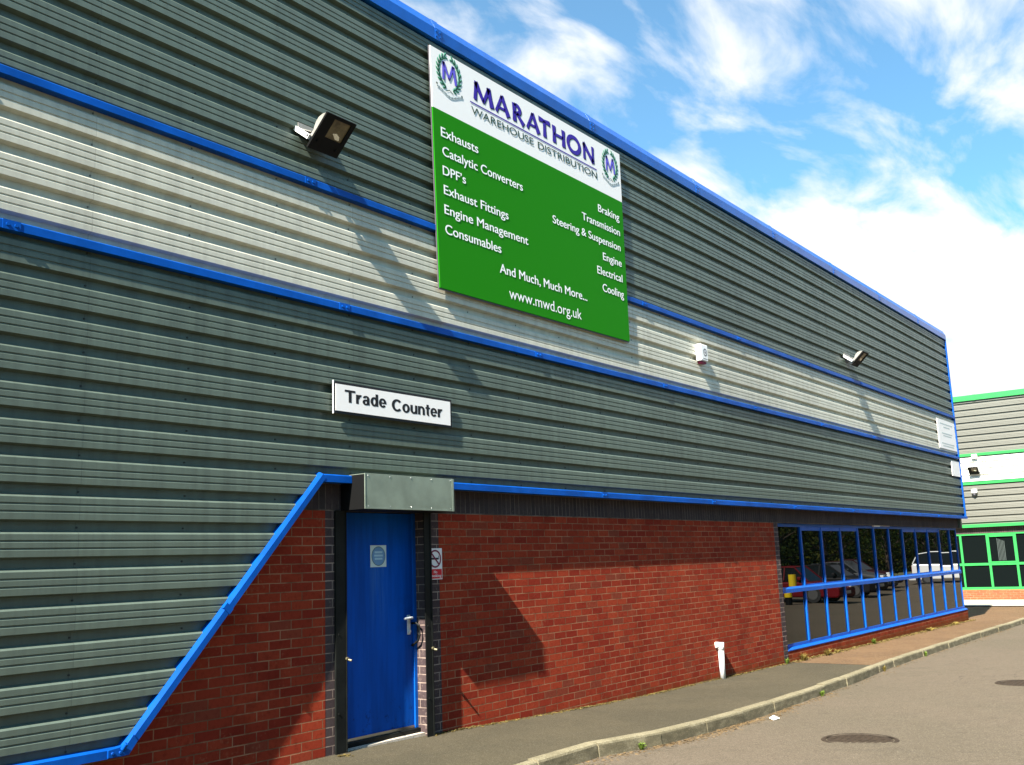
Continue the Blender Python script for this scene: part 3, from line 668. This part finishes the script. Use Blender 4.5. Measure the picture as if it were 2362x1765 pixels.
# ------------------------------------------------------------------ smaller signs and fittings on the wall
TS = thing('door_sign', 'white rectangular sign with bold black lettering above the shutter box', 'sign', (6.56, 0, 2.97))
p = MB(); p.box(5.805, 7.364, -.004, .010, 2.837, 3.118); p.box(5.9, 7.2, .0105, .029, 2.93, 3.0); p.build('sign_box', LETB, TS)
p = MB(); p.box(5.800, 5.8045, -.006, .008, 2.831, 3.124); p.build('end_cap', WHITE, TS)
p = MB(); p.box(5.824, 7.341, -.0075, -.0045, 2.858, 3.095); p.build('face', SIGNW, TS)
TX = lambda u: 5.805+u*1.559
def grotesque(mb, txt, xl, xr, zb, h, y):            # plain bold sans capitals and lower case built from bars and bowls
    P = []; cur = 0.
    def bar(x0, z0, x1, z1): P.append([(cur+x0, z0), (cur+x1, z0), (cur+x1, z1), (cur+x0, z1)])
    def bow(cx, cz, rx, rz, a0, a1, wx, wz, n=28):
        for i in range(n):
            t0, t1 = R(a0+(a1-a0)*i/n), R(a0+(a1-a0)*(i+1)/n)
            P.append([(cur+cx+rx*math.cos(t0), cz+rz*math.sin(t0)), (cur+cx+rx*math.cos(t1), cz+rz*math.sin(t1)),
                      (cur+cx+(rx-wx)*math.cos(t1), cz+(rz-wz)*math.sin(t1)), (cur+cx+(rx-wx)*math.cos(t0), cz+(rz-wz)*math.sin(t0))])
    for ch in txt:
        if ch == 'T': bar(0, .83, .84, 1); bar(.315, 0, .525, .829); wd = .84
        elif ch == 'C': bow(.47, .5, .47, .52, 42, 318, .22, .175); wd = .87
        elif ch == 'r': bar(0, 0, .2, .73); bow(.36, .40, .29, .345, 70, 180, .2, .17); wd = .47
        elif ch == 'a': bow(.29, .505, .275, .245, 0, 168, .195, .135); bar(.37, 0, .565, .505); bow(.27, .215, .27, .235, 0, 360, .19, .125); wd = .60
        elif ch == 'd': bow(.31, .365, .31, .385, 0, 360, .2, .155); bar(.43, 0, .63, 1); wd = .64
        elif ch == 'e': bow(.32, .365, .32, .385, -2, 322, .2, .155); bar(.14, .30, .635, .42); wd = .64
        elif ch == 'o': bow(.335, .365, .335, .385, 0, 360, .205, .155); wd = .67
        elif ch == 'u': bar(0, .30, .2, .73); bow(.315, .31, .315, .33, 180, 360, .2, .16); bar(.43, 0, .63, .73); wd = .64
        elif ch == 'n': bar(0, 0, .2, .73); bow(.315, .42, .315, .33, 0, 180, .2, .16); bar(.43, 0, .63, .42); wd = .64
        elif ch == 't': bar(.10, .15, .30, .95); bar(0, .585, .42, .73); bow(.30, .17, .2, .19, 180, 285, .2, .15); wd = .40
        else: wd = .25
        cur += wd+.075
    x1 = cur-.075
    for i, q in enumerate(P):
        mb.add([(xl+px_/x1*(xr-xl), y-.00002*(i % 9), zb+pz*h) for px_, pz in q], [(0, 1, 2, 3)])
        mb.add([(xl+(px_+.028)/x1*(xr-xl), y-.00001-.00002*(i % 9), zb+pz*h) for px_, pz in q], [(0, 1, 2, 3)])
p = MB(); grotesque(p, 'Trade', TX(.080), TX(.409), 2.837+.372*.281, .112, -.0085); p.build('lettering', LETB, TS)
p = MB(); grotesque(p, 'Counter', TX(.456), TX(.908), 2.837+.312*.281, .112, -.0085)
p.build('lettering', LETB, TS)

def floodlight(label, group):
    T = thing('floodlight', label, 'floodlight', (5.40, .03, 5.243), group)
    side = [(-.342, 5.382), (-.287, 5.386), (-.237, 5.372), (-.201, 5.343), (-.176, 5.30), (-.166, 5.273), (-.125, 5.246), (-.10, 5.157)]
    X0, X1 = 5.427, 5.750
    m_ = MB(); m_.poly_x(side, X0, X1); m_.build('casing', LAMPG, T, bevel=.004)
    TLv, BLv = Vector((0, -.342, 5.382)), Vector((0, -.10, 5.157)); vd = BLv-TLv; nn = Vector((0, -vd.z, vd.y)).normalized()
    if nn.y > 0: nn = -nn
    F = lambda u, v, o: Vector((X0+u*(X1-X0), 0, 0))+TLv+vd*v+nn*o
    def plate(mb, u0, v0, u1, v1, o0, o1, mi=0):
        a = [F(u0, v0, o1), F(u1, v0, o1), F(u1, v1, o1), F(u0, v1, o1)]; b_ = [F(u0, v0, o0), F(u1, v0, o0), F(u1, v1, o0), F(u0, v1, o0)]
        mb.add(a+b_, [(3, 2, 1, 0), (4, 5, 6, 7), (0, 1, 5, 4), (1, 2, 6, 5), (2, 3, 7, 6), (3, 0, 4, 7)], mi)
    m_ = MB(); plate(m_, -.03, -.02, 1.03, .075, .002, .022); plate(m_, -.03, .075, .30, .64, .002, .022); plate(m_, .90, .075, 1.03, .64, .002, .022); plate(m_, -.03, .64, 1.03, 1.06, .002, .022)
    m_.cyl(F(.15, .80, .022), nn, .012, .01, 8); m_.cyl(F(.85, .88, .022), nn, .012, .01, 8)
    fr = m_.build('front_frame', LAMPB, T)
    m_ = MB(); plate(m_, .301, .076, .899, .639, .003, .010); m_.build('lens', LGLASS, T)
    m_ = MB(); c = F(.62, .50, .0115); m_.add([F(.50, .47, .0115), F(.62, .43, .0125), F(.76, .50, .0115), F(.80, .60, .0115), F(.66, .60, .0115)], [(0, 1, 2, 3, 4)]); m_.build('reflector', REFL, T)
    for xx in (5.395, 5.758):
        m_ = MB(); m_.add([(xx, -.151, 5.225), (xx, -.12, 5.192), (xx, .06, 5.33), (xx, .03, 5.36)]+[(xx+.022, -.151, 5.225), (xx+.022, -.12, 5.192), (xx+.022, .06, 5.33), (xx+.022, .03, 5.36)],
                          [(0, 1, 2, 3), (7, 6, 5, 4), (0, 4, 5, 1), (1, 5, 6, 2), (2, 6, 7, 3), (3, 7, 4, 0)])
        m_.cyl((xx-.004, -.125, 5.222), (1, 0, 0), .011, .03, 10, 1); m_.build('bracket', [WHITE, LAMPB], T)
    m_ = MB(); m_.poly_x([(.029, 5.30), (.029, 5.40), (.024, 5.40), (.020, 5.345), (-.150, 5.262), (-.147, 5.256), (.018, 5.338), (.024, 5.30)], 5.419, 5.757); m_.build('back_plate', LAMPG, T)
    return T
L1 = floodlight('grey floodlight with black front tilted down, left of the big signboard', 'floodlights on the walls')
L2 = copy_tree(L1); L2.location = (19.37, .03, 5.243); L2['label'] = 'small grey floodlight far along the dark cladding, right of the alarm box'
L3 = copy_tree(L1); L3.location = (39.6-.03, 2.45, 4.27); L3.rotation_euler = (0, 0, R(-90)); L3['label'] = 'grey floodlight on the pale band of the green trimmed building'

AL = thing('alarm_box', 'small white alarm box with dark emblem on the pale cladding', 'alarm', (12.98, .03, 4.43))
p = MB(); p.box(12.872, 13.092, -.06, .03, 4.305, 4.555); p.build('cover', PVC, AL, bevel=.014)
p = MB(); ring(p, 13.0, 4.435, .058, .040, -.0615, 0); p.add([(a, -.0615, b) for a, b in circ(13.0, 4.435, .020, 12)], [tuple(range(12))]); p.box(12.93, 13.06, -.0612, -.060, 4.335, 4.345); p.build('emblem', EDGE, AL)
p = MB(); p.box(12.91, 13.06, -.045, .025, 4.27, 4.304); p.build('strobe', MAROON, AL, bevel=.01)
NB = thing('notice_board', 'white printed notice board at the far end of the pale cladding', 'notice board', (26.6, 0, 4.3))
p = MB(); p.box(25.87, 27.52, .016, .029, 3.966, 4.704); p.build('panel', SIGNW, NB)
p = MB()
for z, a, b_ in ((4.60, 26.1, 27.3), (4.52, 26.4, 27.0), (4.36, 26.2, 27.2), (4.30, 26.3, 27.1), (4.10, 26.1, 27.3), (4.04, 26.2, 27.25)): p.box(a, b_, .0145, .0155, z-.012, z+.016)
p.build('faded_print', RIBB, NB)
N2 = thing('notice_board', 'small blank white board just under the second blue trim at the corner', 'notice board', (27.1, 0, 3.5))
p = MB(); p.box(26.80, 27.58, .016, .029, 3.311, 3.697); p.build('panel', SIGNW, N2)
p = MB(); p.box(26.80, 27.58, .0155, .0285, 3.306, 3.3105); p.build('edge', EDGE, N2)

NS = thing('no_smoking_sign', 'no smoking sign partly hidden behind the right shutter rail', 'sign', (7.24, .148, 1.52))
p = MB(); p.box(7.135, 7.339, .143, .1495, 1.372, 1.668); p.build('plate', SIGNW, NS)
p = MB(); cx, cz = 7.237, 1.568
p.box(cx-.06, cx+.045, .1405, .1415, cz-.008, cz+.010, 1); p.box(cx+.05, cx+.056, .1405, .1415, cz-.006, cz+.028, 1)
ring(p, cx, cz, .086, .070, .1400, 0); dd = .707*.072
p.add([(cx-dd-.006, .1395, cz+dd-.006), (cx-dd+.006, .1395, cz+dd+.006), (cx+dd+.006, .1395, cz-dd+.006), (cx+dd-.006, .1395, cz-dd-.006)], [(0, 3, 2, 1)], 0)
p.build('prohibition_symbol', [MAROON, LETB], NS)
p = MB(); p.box(7.143, 7.331, .1412, .1425, 1.380, 1.470); p.build('red_panel', REDS, NS)
p = MB(); put_text(p, 'No', 7.215, 7.262, 1.430, .026, .1405, .01); p.build('lettering', LETW, NS)
p = MB(); put_text(p, 'smoking', 7.155, 7.320, 1.395, .026, .1405, .01); p.build('lettering', LETW, NS)
DN = thing('door_notice', 'faded white notice with blue circle stuck on the blue door', 'sign', (6.6, .27, 1.6))
p = MB(); p.box(6.494, 6.698, .2662, .2697, 1.508, 1.706); p.build('plate', NOTICE, DN)
p = MB(); p.add([(a, .2652, b_) for a, b_ in circ(6.596, 1.607, .083, 28)], [tuple(range(28))]); ring(p, 6.596, 1.607, .088, .083, .2653, 1); p.build('blue_disc', [BLUES, DGREEN], DN)
p = MB()
for z, w_ in ((1.642, .05), (1.612, .055), (1.583, .05)): p.box(6.596-w_, 6.596+w_, .2640, .2650, z-.009, z+.009)
p.build('faded_print', PALEB, DN)
# pipe
PI = thing('overflow_pipe', 'short white waste pipe coming out of the red brick wall', 'pipe', (13.15, .1, -.2))
p = MB(); p.tube([(13.15, .098, .262), (13.15, .098, gz(13.1)+.003)], .040, 16); p.build('pipe', PVC, PI, smooth=True)
p = MB(); p.tube([(13.15, .098, .20), (13.15, .098, .305)], .047, 16); p.tube([(13.09, .16, .27), (13.13, .11, .27)], .043, 16); p.build('elbow', PVC, PI, smooth=True)
WV = thing('window_vent', 'small white vent strip on top of the blue window', 'vent', (20.9, .2, 2.02))
p = MB(); p.box(20.62, 21.0, .165, .207, 1.985, 2.02); p.box(21.0, 21.75, .195, .2075, 2.0, 2.012); p.build('vent_cover', PVC, WV, bevel=.004)

# ------------------------------------------------------------------ building with green trims
GB = thing('office_building', 'pale grey building with bright green trims and windows at the far right', 'building', (39.6, 4, 0))
GXX = 39.6
def tg(x, y, z): return (GXX+y-.03, -x, z)       # wall runs along -y, outward is -x
Y0g, Y1g = -14., 2.3                              # in wall coordinates x = -world y
cladding('cladding', 4.93, 6.93, 4.55+.24*2+.05, GREYC, lambda z: Y0g, lambda z: Y1g, GB, 'pale grey ribbed sheeting at the top', tx=tg)
cladding('cladding', 3.87, 4.85, 4.55, CREAMC, lambda z: Y0g, lambda z: Y1g, GB, 'white ribbed sheeting between green trims', tx=tg)
cladding('cladding', 2.33, 3.80, 3.52, GREYC, lambda z: Y0g, lambda z: Y1g, GB, 'pale grey ribbed sheeting above the window', tx=tg)
def gbox(mb, a, b, y0, y1, z0, z1, mi=0): mb.box(GXX+y0-.03, GXX+y1-.03, -b, -a, z0, z1, mi)
for z0, z1, d_ in ((4.845, 4.94, -.02), (3.79, 3.875, -.02), (2.225, 2.335, -.03)):
    p = MB(); gbox(p, Y0g, Y1g+.02, d_, .12, z0, z1); p.build('flashing', GREEN, GB)
p = MB(); gbox(p, Y0g, Y1g+.03, -.03, .3, 6.92, 7.12); gbox(p, -2.05, -1.95, -.034, .0, 6.915, 7.125); p.build('roof_edge', GREEN, GB)
p = MB(); gbox(p, Y0g, Y1g, .16, .5, -.7, -.035); gbox(p, Y0g, -4.2, .16, .5, -.035, 2.0); gbox(p, 1.6, Y1g, .16, .5, -.035, 2.0); p.build('brick_wall', ORB, GB)
p = MB(); gbox(p, Y0g, Y1g, .16, .5, 2.0, 2.30); p.build('soldier_course', SOLD, GB)
p = MB(); gbox(p, Y0g, Y1g-.1, .5, 12, -.7, 6.9); p.build('end_wall', GREYC, GB)
p = MB(); gbox(p, Y0g, Y1g, .3, 12, 6.95, 7.05); p.build('roof', ROOFM, GB)
p = MB()
gbox(p, -4.2, 1.6, .17, .26, -.034, .062); gbox(p, -4.2, 1.6, .171, .26, .84, .93); gbox(p, -4.2, 1.6, .17, .26, 1.94, 2.0)
for c, w_ in ((-3.09, .03), (-2.16, .04), (-1.25, .04), (-.33, .04), (.6, .04), (1.57, .03)): gbox(p, c-w_, c+w_, .165, .25, .063, .839); gbox(p, c-w_*1.3, c+w_*1.3, .165, .25, .931, 1.939)
gbox(p, -2.10, -1.30, .160, .2, 1.86, 1.938); gbox(p, -2.10, -1.30, .160, .2, .932, .975)
gw = p.build('window', GREEN, GB)
p = MB()
for a, b_ in ((-4.19, -3.13), (-3.06, -2.2), (-2.12, -1.29), (-1.21, -.37), (-.29, .56), (.64, 1.54)):
    for z0, z1 in ((.062, .84), (.93, 1.94)): gbox(p, a, b_, .215, .225, z0, z1)
p.build('pane', pmat('dark_pane', (.004, .006, .006), .08, .15), gw)
p = MB()
for i in range(6): gbox(p, -1.86+i*.045, -1.84+i*.045, .2125, .2145, 1.0, 1.80-.02*i)
p.build('blind', CURT, gw)
SE = thing('security_light', 'small white security light low on the green trimmed building', 'security light', (39.5, 2.36, 3.53))
p = MB(); gbox(p, -2.46, -2.26, -.12, .03, 3.47, 3.62); p.build('lamp_body', PVC, SE, bevel=.03)
p = MB(); p.cyl((39.5, 2.36, 3.47), (-.3, 0, -1), .05, .08, 12, 0, .03); p.build('sensor', EDGE, SE)
BB = thing('bell_box', 'tiny white box on the upper green trim of the far building', 'alarm', (39.5, 2.22, 4.82))
p = MB(); gbox(p, -2.32, -2.12, -.09, -.021, 4.74, 4.90); p.build('cover', PVC, BB, bevel=.02)
p = MB(); gbox(p, -2.24, -2.20, -.095, -.0905, 4.78, 4.83); p.build('emblem', EDGE, BB)

# ------------------------------------------------------------------ ground details
def manhole(x, y, label):
    T = thing('manhole_cover', label, 'manhole cover', (x, y, rz(x, y)), 'manhole covers in the road'); z = rz(x, y)-.006
    p = MB(); n = 40; vs = [(x+.29*math.cos(2*math.pi*k/n), y+.29*math.sin(2*math.pi*k/n), z+.010) for k in range(n)]; p.add(vs, [tuple(range(n))])
    for i in range(-4, 5):
        for j in range(-4, 5):
            if math.hypot(i, j) < 4.2: p.box(x+i*.058-.018, x+i*.058+.018, y+j*.058-.018, y+j*.058+.018, z+.010, z+.013)
    p.build('lid', IRON, T)
    p = MB(); vs = []
    for r_, dz in ((.30, .012), (.335, .012), (.345, .004)):
        vs += [(x+r_*math.cos(2*math.pi*k/n), y+r_*math.sin(2*math.pi*k/n), z+dz) for k in range(n)]
    p.add(vs, [(r_*n+k, (r_+1)*n+k, (r_+1)*n+(k+1) % n, r_*n+(k+1) % n) for r_ in (0, 1) for k in range(n)]); p.build('rim', IRON, T)
manhole(9.43, -3.05, 'round rusty manhole cover in the road nearest the kerb bend')
manhole(14.75, -3.42, 'round manhole cover cut off by the right edge of the photo')

def weed(name, x, y, z, h, n, mat, label, spread=.1):
    T = thing(name, label, 'weed', (x, y, z), 'weeds along wall and kerb'); p = MB(); h *= .72; spread *= .9
    for i in range(n):
        a = random.uniform(0, 2*math.pi); r0 = random.uniform(0, .3*spread); hh = h*random.uniform(.5, 1.1); le = random.uniform(.3, 1.)*spread; w_ = random.uniform(.003, .008)
        bx, by = x+r0*math.cos(a), y+r0*math.sin(a)*.6; dx, dy = math.cos(a), math.sin(a)
        P_ = [(bx, by, z), (bx+dx*le*.4, by+dy*le*.4*.6, z+hh*.65), (bx+dx*le, by+dy*le*.6, z+hh)]
        for k in range(2):
            p0, p1 = P_[k], P_[k+1]; w0 = w_*(1 if k == 0 else .9); w1 = w_*(.9 if k == 0 else .15)
            p.add([(p0[0]-dy*w0, p0[1]+dx*w0, p0[2]), (p0[0]+dy*w0, p0[1]-dx*w0, p0[2]), (p1[0]+dy*w1, p1[1]-dx*w1, p1[2]), (p1[0]-dy*w1, p1[1]+dx*w1, p1[2])], [(0, 1, 2, 3)])
        if i % 2 == 0:                 # small leaves on the stem
            c = P_[1]
            for s in (-1, 1): p.add([c, (c[0]-dy*s*.016+dx*.006, c[1]+dx*s*.016, c[2]+.010), (c[0]-dy*s*.032, c[1]+dx*s*.032, c[2]+.004), (c[0]-dy*s*.016-dx*.007, c[1]+dx*s*.016, c[2]+.001)], [(0, 1, 2, 3)])
    p.build('leaves', mat, T)
for nm, x, y, h_, n, mt, lb, sp in (
    ('weed', 15.45, .10, .13, 26, WEED, 'bright green weed at the foot of the brick pier left of the window', .09),
    ('weed', 16.05, .06, .17, 46, STRAW, 'yellow dry weed under the left end of the window sill', .22),
    ('weed', 17.05, .04, .16, 40, STRAW, 'straw coloured weed under the window, second from the brick pier', .2),
    ('weed', 17.6, .07, .09, 24, STRAW, 'low dry weed under the window between two taller ones', .16),
    ('weed', 19.55, .05, .15, 34, WEED, 'green weed tuft under the middle of the window', .13),
    ('weed', 23.4, .06, .10, 40, STRAW, 'low dry weed near the far end of the window', .3),
    ('weed', 25.6, .05, .10, 40, STRAW, 'dry weed furthest along under the window sill', .35)):
    weed(nm, x, y, gz(x), h_, n, mt, lb, sp)
for x, h_, n, mt, lb in ((8.0, .10, 22, WEED, 'bright green weed against the kerb face in the foreground'), (12.7, .10, 24, WEED, 'green weed sprouting from a kerb joint beyond the pipe'),
                     (15.9, .12, 24, STRAW, 'dry weed against the kerb opposite the brick pier'), (18.5, .13, 26, WEED, 'green weed at a kerb joint opposite the window')):
    weed('weed', x, spl(KF, x)-.03, gz(x)-KH-.014, h_, n, mt, lb, .08)
# litter and grit
LI = MB(); x, y = 10.45, -1.78; z = rz(x, y)
LI.add([(x, y, z+.005), (x+.11, y-.03, z+.012), (x+.13, y+.05, z+.035), (x+.03, y+.06, z+.02), (x+.06, y+.02, z+.045)], [(0, 1, 4), (1, 2, 4), (2, 3, 4), (3, 0, 4)])
tag(LI.build('litter', PVC), 'crumpled scrap of white paper on the road beside the kerb', 'litter')
def grit(name, mat, pts, smin, smax, flat=.5):
    p = MB()
    for (x, y, z) in pts:
        s_ = random.uniform(smin, smax); q = [Vector((random.uniform(-1, 1), random.uniform(-1, 1), random.uniform(-.2, 1)*flat))*s_ for _ in range(5)]
        p.add([(x+a[0], y+a[1], z+abs(a[2])) for a in q], [(0, 1, 2), (0, 2, 3), (0, 3, 4), (1, 2, 4), (2, 3, 4), (0, 1, 4)])
    return tag(p.build(name, mat), kind='stuff')
pts = []
for _ in range(4200):
    x = random.choice([random.uniform(6.3, 13), random.uniform(8.2, 11.5), random.uniform(5.8, 26)]); y = spl(KF, x)-.015-abs(random.gauss(0, .085))*(.5+.9*abs(math.sin(x*1.9))); pts.append((x, y, gz(x)-KH-.013))
grit('leaf_litter', GRIT, pts, .006, .021)
pts = []
for _ in range(2600):
    x = random.uniform(5.9, 15.6); 
    if 6.0 < x < 7.1: continue
    y = YB-abs(random.gauss(0, .035))-.002
    if 5.9 < x < 7.11: y -= .08
    pts.append((x, y, gz(x)+.001))
for _ in range(1500):
    x = random.uniform(15.7, 27.4); pts.append((x, YB-abs(random.gauss(0, .06)), gz(x)+.001))
grit('moss', MOSS, pts, .007, .022, .7)
pts = []
for _ in range(1700):
    x = random.uniform(15.7, 27.5); pts.append((x, YB-.01-abs(random.gauss(0, .05))*(.4+1.1*abs(math.sin(x*1.3+.6))), gz(x)+.002))
grit('dry_growth', pmat('dry_growth', (.125, .090, .030), .9, .1, var=.6, vscale=9), pts, .008, .026, 1.0)
pts = [(random.uniform(5.5, 30), 0, 0) for _ in range(500)]
pts = [(x, random.uniform(-6, spl(KF, x)-.1), 0) for x, _, _ in pts]
pts = [(x, y, rz(x, y)-.001) for x, y, _ in pts]
grit('gravel', KERB, pts, .004, .010)

# ------------------------------------------------------------------ parked cars and trees the window reflects, plus trees added to block sky light
def car(label, x, y, rot, col, L, Wd, H, style, cat='car'):
    z = rz(x, y)+.002; T = thing('parked_car', label, cat, (0, 0, 0), 'cars parked across the road')
    paint = pmat('paint_'+style, col, *((.25, .5) if style == 'white' else (.55, .15)), coat=.5 if style == 'white' else 0)
    hl = L/2; nose = .28 if style == 'white' else .27
    if style == 'white': side = [(-hl, .35), (-hl, .95), (-hl+.08, 1.05), (hl-1.0, .98), (hl-.25, .78), (hl, .62), (hl, .30), (hl-.1, .22), (-hl+.1, .24)]; cab = [(-hl+.05, 1.04), (-hl+.35, H-.08), (-hl+.9, H), (0, H), (.55, H-.06), (hl-1.0, .98)]
    else: side = [(-hl, .38), (-hl, .80), (-hl+.1, .90), (hl-1.15, .86), (hl-.2, .70), (hl, .55), (hl, .28), (hl-.1, .2), (-hl+.1, .22)]; cab = [(-hl+.2, .89), (-hl+.75, H-.04), (-.4, H), (.25, H-.03), (hl-1.15, .86)]
    def ext(mb, pts, w0, w1, zb, zt, mi=0):
        n = len(pts); ws = [w0+(w1-w0)*max(0, min(1, (p_[1]-zb)/(zt-zb))) for p_ in pts]
        vs = [(p_[0], -w_, p_[1]) for p_, w_ in zip(pts, ws)]+[(p_[0], w_, p_[1]) for p_, w_ in zip(pts, ws)]
        mb.add(vs, [tuple(range(n)), tuple(range(2*n-1, n-1, -1))]+[(i, n+i, n+(i+1) % n, (i+1) % n) for i in range(n)], mi)
    hw = Wd/2
    p = MB(); ext(p, side, hw, hw, 0, 1); body = p.build('body', paint, T, bevel=.06)
    p = MB(); ext(p, cab, hw-.06, hw-.25, .85, H); p.build('windows', CARG, T, bevel=.03)
    top = sorted([q for q in cab if q[1] > H-.09]); p = MB()
    ext(p, [(a, b_+.012) for a, b_ in top]+[(a, b_-.02) for a, b_ in reversed(top)], hw-.23, hw-.23, 0, 9); p.build('roof', paint, T)
    for s in (-1, 1):
        p = MB()
        for i in range(len(cab)-1):
            (xa, za), (xb, zb_) = cab[i], cab[i+1]
            f_ = lambda zz: (hw-.06+(-.19)*max(0, min(1, (zz-.85)/(H-.85))))*s
            p.tube([(xa, f_(za)+.012*s, za), (xb, f_(zb_)+.012*s, zb_)], .028, 6)
        if style != 'white': p.tube([(-.15, (hw-.055)*s, .93), (-.15, (hw-.235)*s, H-.04)], .03, 6)
        p.build('pillars', paint, T)
    for sx in (-hl+.75, hl-.85):
        for s in (-1, 1):
            p = MB(); p.cyl((sx, s*(hw-.2), .31), (0, s, 0), .31, .21, 22); w_ = p.build('wheel', RUBBER, T)
            p = MB(); p.cyl((sx, s*(hw+.005), .31), (0, s, 0), .2, .02, 18); p.build('rim', CHROME, w_)
    for s in (-1, 1):
        p = MB(); p.box(hl-.16, hl+.012, s*(hw-.36)-.16, s*(hw-.36)+.16, .58, .72); p.build('headlight', HEADL, T, bevel=.03)
        p = MB(); p.box(-hl-.012, -hl+.06, s*(hw-.16)-.12, s*(hw-.16)+.12, .62, .95); p.build('tail_light', LAMPR, T, bevel=.02)
        p = MB(); p.box(.45, .6, s*(hw+.03)-.09, s*(hw+.03)+.09, .93, 1.06); p.build('door_mirror', paint, T, bevel=.03)
    p = MB(); p.box(hl+.001, hl+.015, -.26, .26, .36, .47); p.build('number_plate', WHITE, T)
    T.location = (x, y, z); T.rotation_euler = (0, 0, rot)
    return T
car('red hatchback reflected at the left end of the window', 38.5, -8.7, R(90), (.12, .002, .006), 4.0, 1.7, 1.45, 'red')
car('black car reflected between the red and silver ones', 43.6, -9.2, R(90), (.012, .012, .014), 4.3, 1.75, 1.42, 'black')
car('silver car with sun glare reflected in the middle of the window', 48.6, -10.2, R(90), (.07, .075, .08), 4.3, 1.75, 1.42, 'silver')
car('dark maroon car reflected beside the white people carrier', 53.0, -11.2, R(90), (.03, .003, .005), 4.2, 1.72, 1.42, 'maroon')
car('white people carrier reflected at the right end of the window', 58.8, -7.5, R(84), (.82, .83, .82), 4.5, 1.8, 1.68, 'white', 'people carrier')
BO = thing('bollard', 'yellow and black bollard reflected at the left end of the window', 'bollard', (36, -7.8, rz(36, -7.8)))
p = MB(); z = rz(36, -7.8); p.tube([(36, -7.8, z), (36, -7.8, z+1.15)], .13, 14); p.build('post', LAMPB, BO)
p = MB(); p.tube([(36, -7.8, z+.75), (36, -7.8, z+1.18)], .145, 14); p.tube([(36, -7.8, z+.28), (36, -7.8, z+.52)], .145, 14); p.build('band', YEL, BO)

def tree_proto(seed, h, r, mat):
    rnd = random.Random(seed); cr_ = MB(); tk = MB()
    tk.tube([(0, 0, 0), (.05, .03, h*.3), (-.05, .05, h*.55), (.05, 0, h*.8)], [.16, .12, .08, .03], 8)
    cl = []
    for i in range(34):
        a = rnd.uniform(0, 6.28); zz_ = rnd.uniform(.12, 1); rr = r*math.sqrt(rnd.random())*(1.1-.55*abs(zz_-.45)); cl.append((rr*math.cos(a), rr*math.sin(a), h*zz_, rnd.uniform(.5, 1.0)*r*.45))
        tk.tube([(0, 0, h*zz_*.6), (rr*math.cos(a)*.8, rr*math.sin(a)*.8, h*zz_*.95)], [.05, .012], 5)
    for cx, cy, cz_, cr in cl:
        for k in range(120):
            d_ = Vector((rnd.gauss(0, 1), rnd.gauss(0, 1), rnd.gauss(0, 1))).normalized()*cr*rnd.uniform(.45, 1.05); c = Vector((cx, cy, cz_))+d_
            a = Vector((rnd.gauss(0, 1), rnd.gauss(0, 1), rnd.gauss(0, 1))).normalized(); b_ = a.cross(d_).normalized(); s_ = rnd.uniform(.07, .16)
            cr_.add([c-a*s_, c+b_*s_*.5, c+a*s_, c-b_*s_*.5], [(0, 1, 2, 3)])
    return cr_, tk
HG = thing('hedge', 'dark overgrown hedge reflected behind the parked cars', 'hedge', (50, -19.5, gz(50)-.3))
hb = MB(); lf = MB(); rnd = random.Random(5)
nx_, nz_ = 150, 7
for i in range(nx_+1):
    for j in range(nz_+1):
        hb.v.append((-30+i*150/nx_, -19.6+.5*math.sin(i*1.7+j)+rnd.uniform(-.35, .35)-.25*j, -.5+j*.62+(rnd.uniform(-.7, .4) if j == nz_ else 0)))
for i in range(nx_):
    for j in range(nz_): k = i*(nz_+1)+j; hb.f.append((k, k+nz_+1, k+nz_+2, k+1)); hb.m.append(0)
hb.build('hedge_core', LEAF, HG, smooth=True)
for _ in range(16000):
    c = Vector((rnd.uniform(-30, 120), -19.1-rnd.random()*1.6, rnd.uniform(-.4, 4.3))); a = Vector((rnd.gauss(0, 1), rnd.gauss(0, 1), rnd.gauss(0, 1))).normalized(); b_ = a.orthogonal().normalized(); s_ = rnd.uniform(.08, .2)
    lf.add([c-a*s_, c+b_*s_*.5, c+a*s_, c-b_*s_*.5], [(0, 1, 2, 3)], 1 if rnd.random() < .25 else 0)
lf.build('leaves', [LEAF, LEAFY], HG)
TREEL = ['dark green tree', 'yellowish green tree', 'dense green tree']
protos = []
xs_t = [32, 37, 41.5, 46, 51, 56, 61, 66, 71, 76.5, 82, 88, 94, 101, 26.5, 21, 15.5, 10, 4.5, -1, -6.5, -12, -17.5, -23]  # the later, leftward ones are unseen, added to keep sky light off the facade
for i, x in enumerate(xs_t):
    y = -15.5-random.uniform(0, 2.5)
    if i < 3:
        a, b_ = tree_proto(11+i, (10.5, 9.5, 11.5)[i], (3.7, 3.5, 4.0)[i], None)
        T = thing('roadside_tree', '', 'tree', (0, 0, 0), 'trees behind the parked cars'); a.build('crown', LEAFY if i == 1 else LEAF, T); b_.build('trunk', BARK, T); protos.append(T)
    else: T = copy_tree(protos[i % 3]); T.rotation_euler = (0, 0, random.uniform(0, 6))
    T.location = (x, y, gz(x)-.2); T['label'] = TREEL[i % 3]+' in the row across the road, part reflected, part added to block sky light'
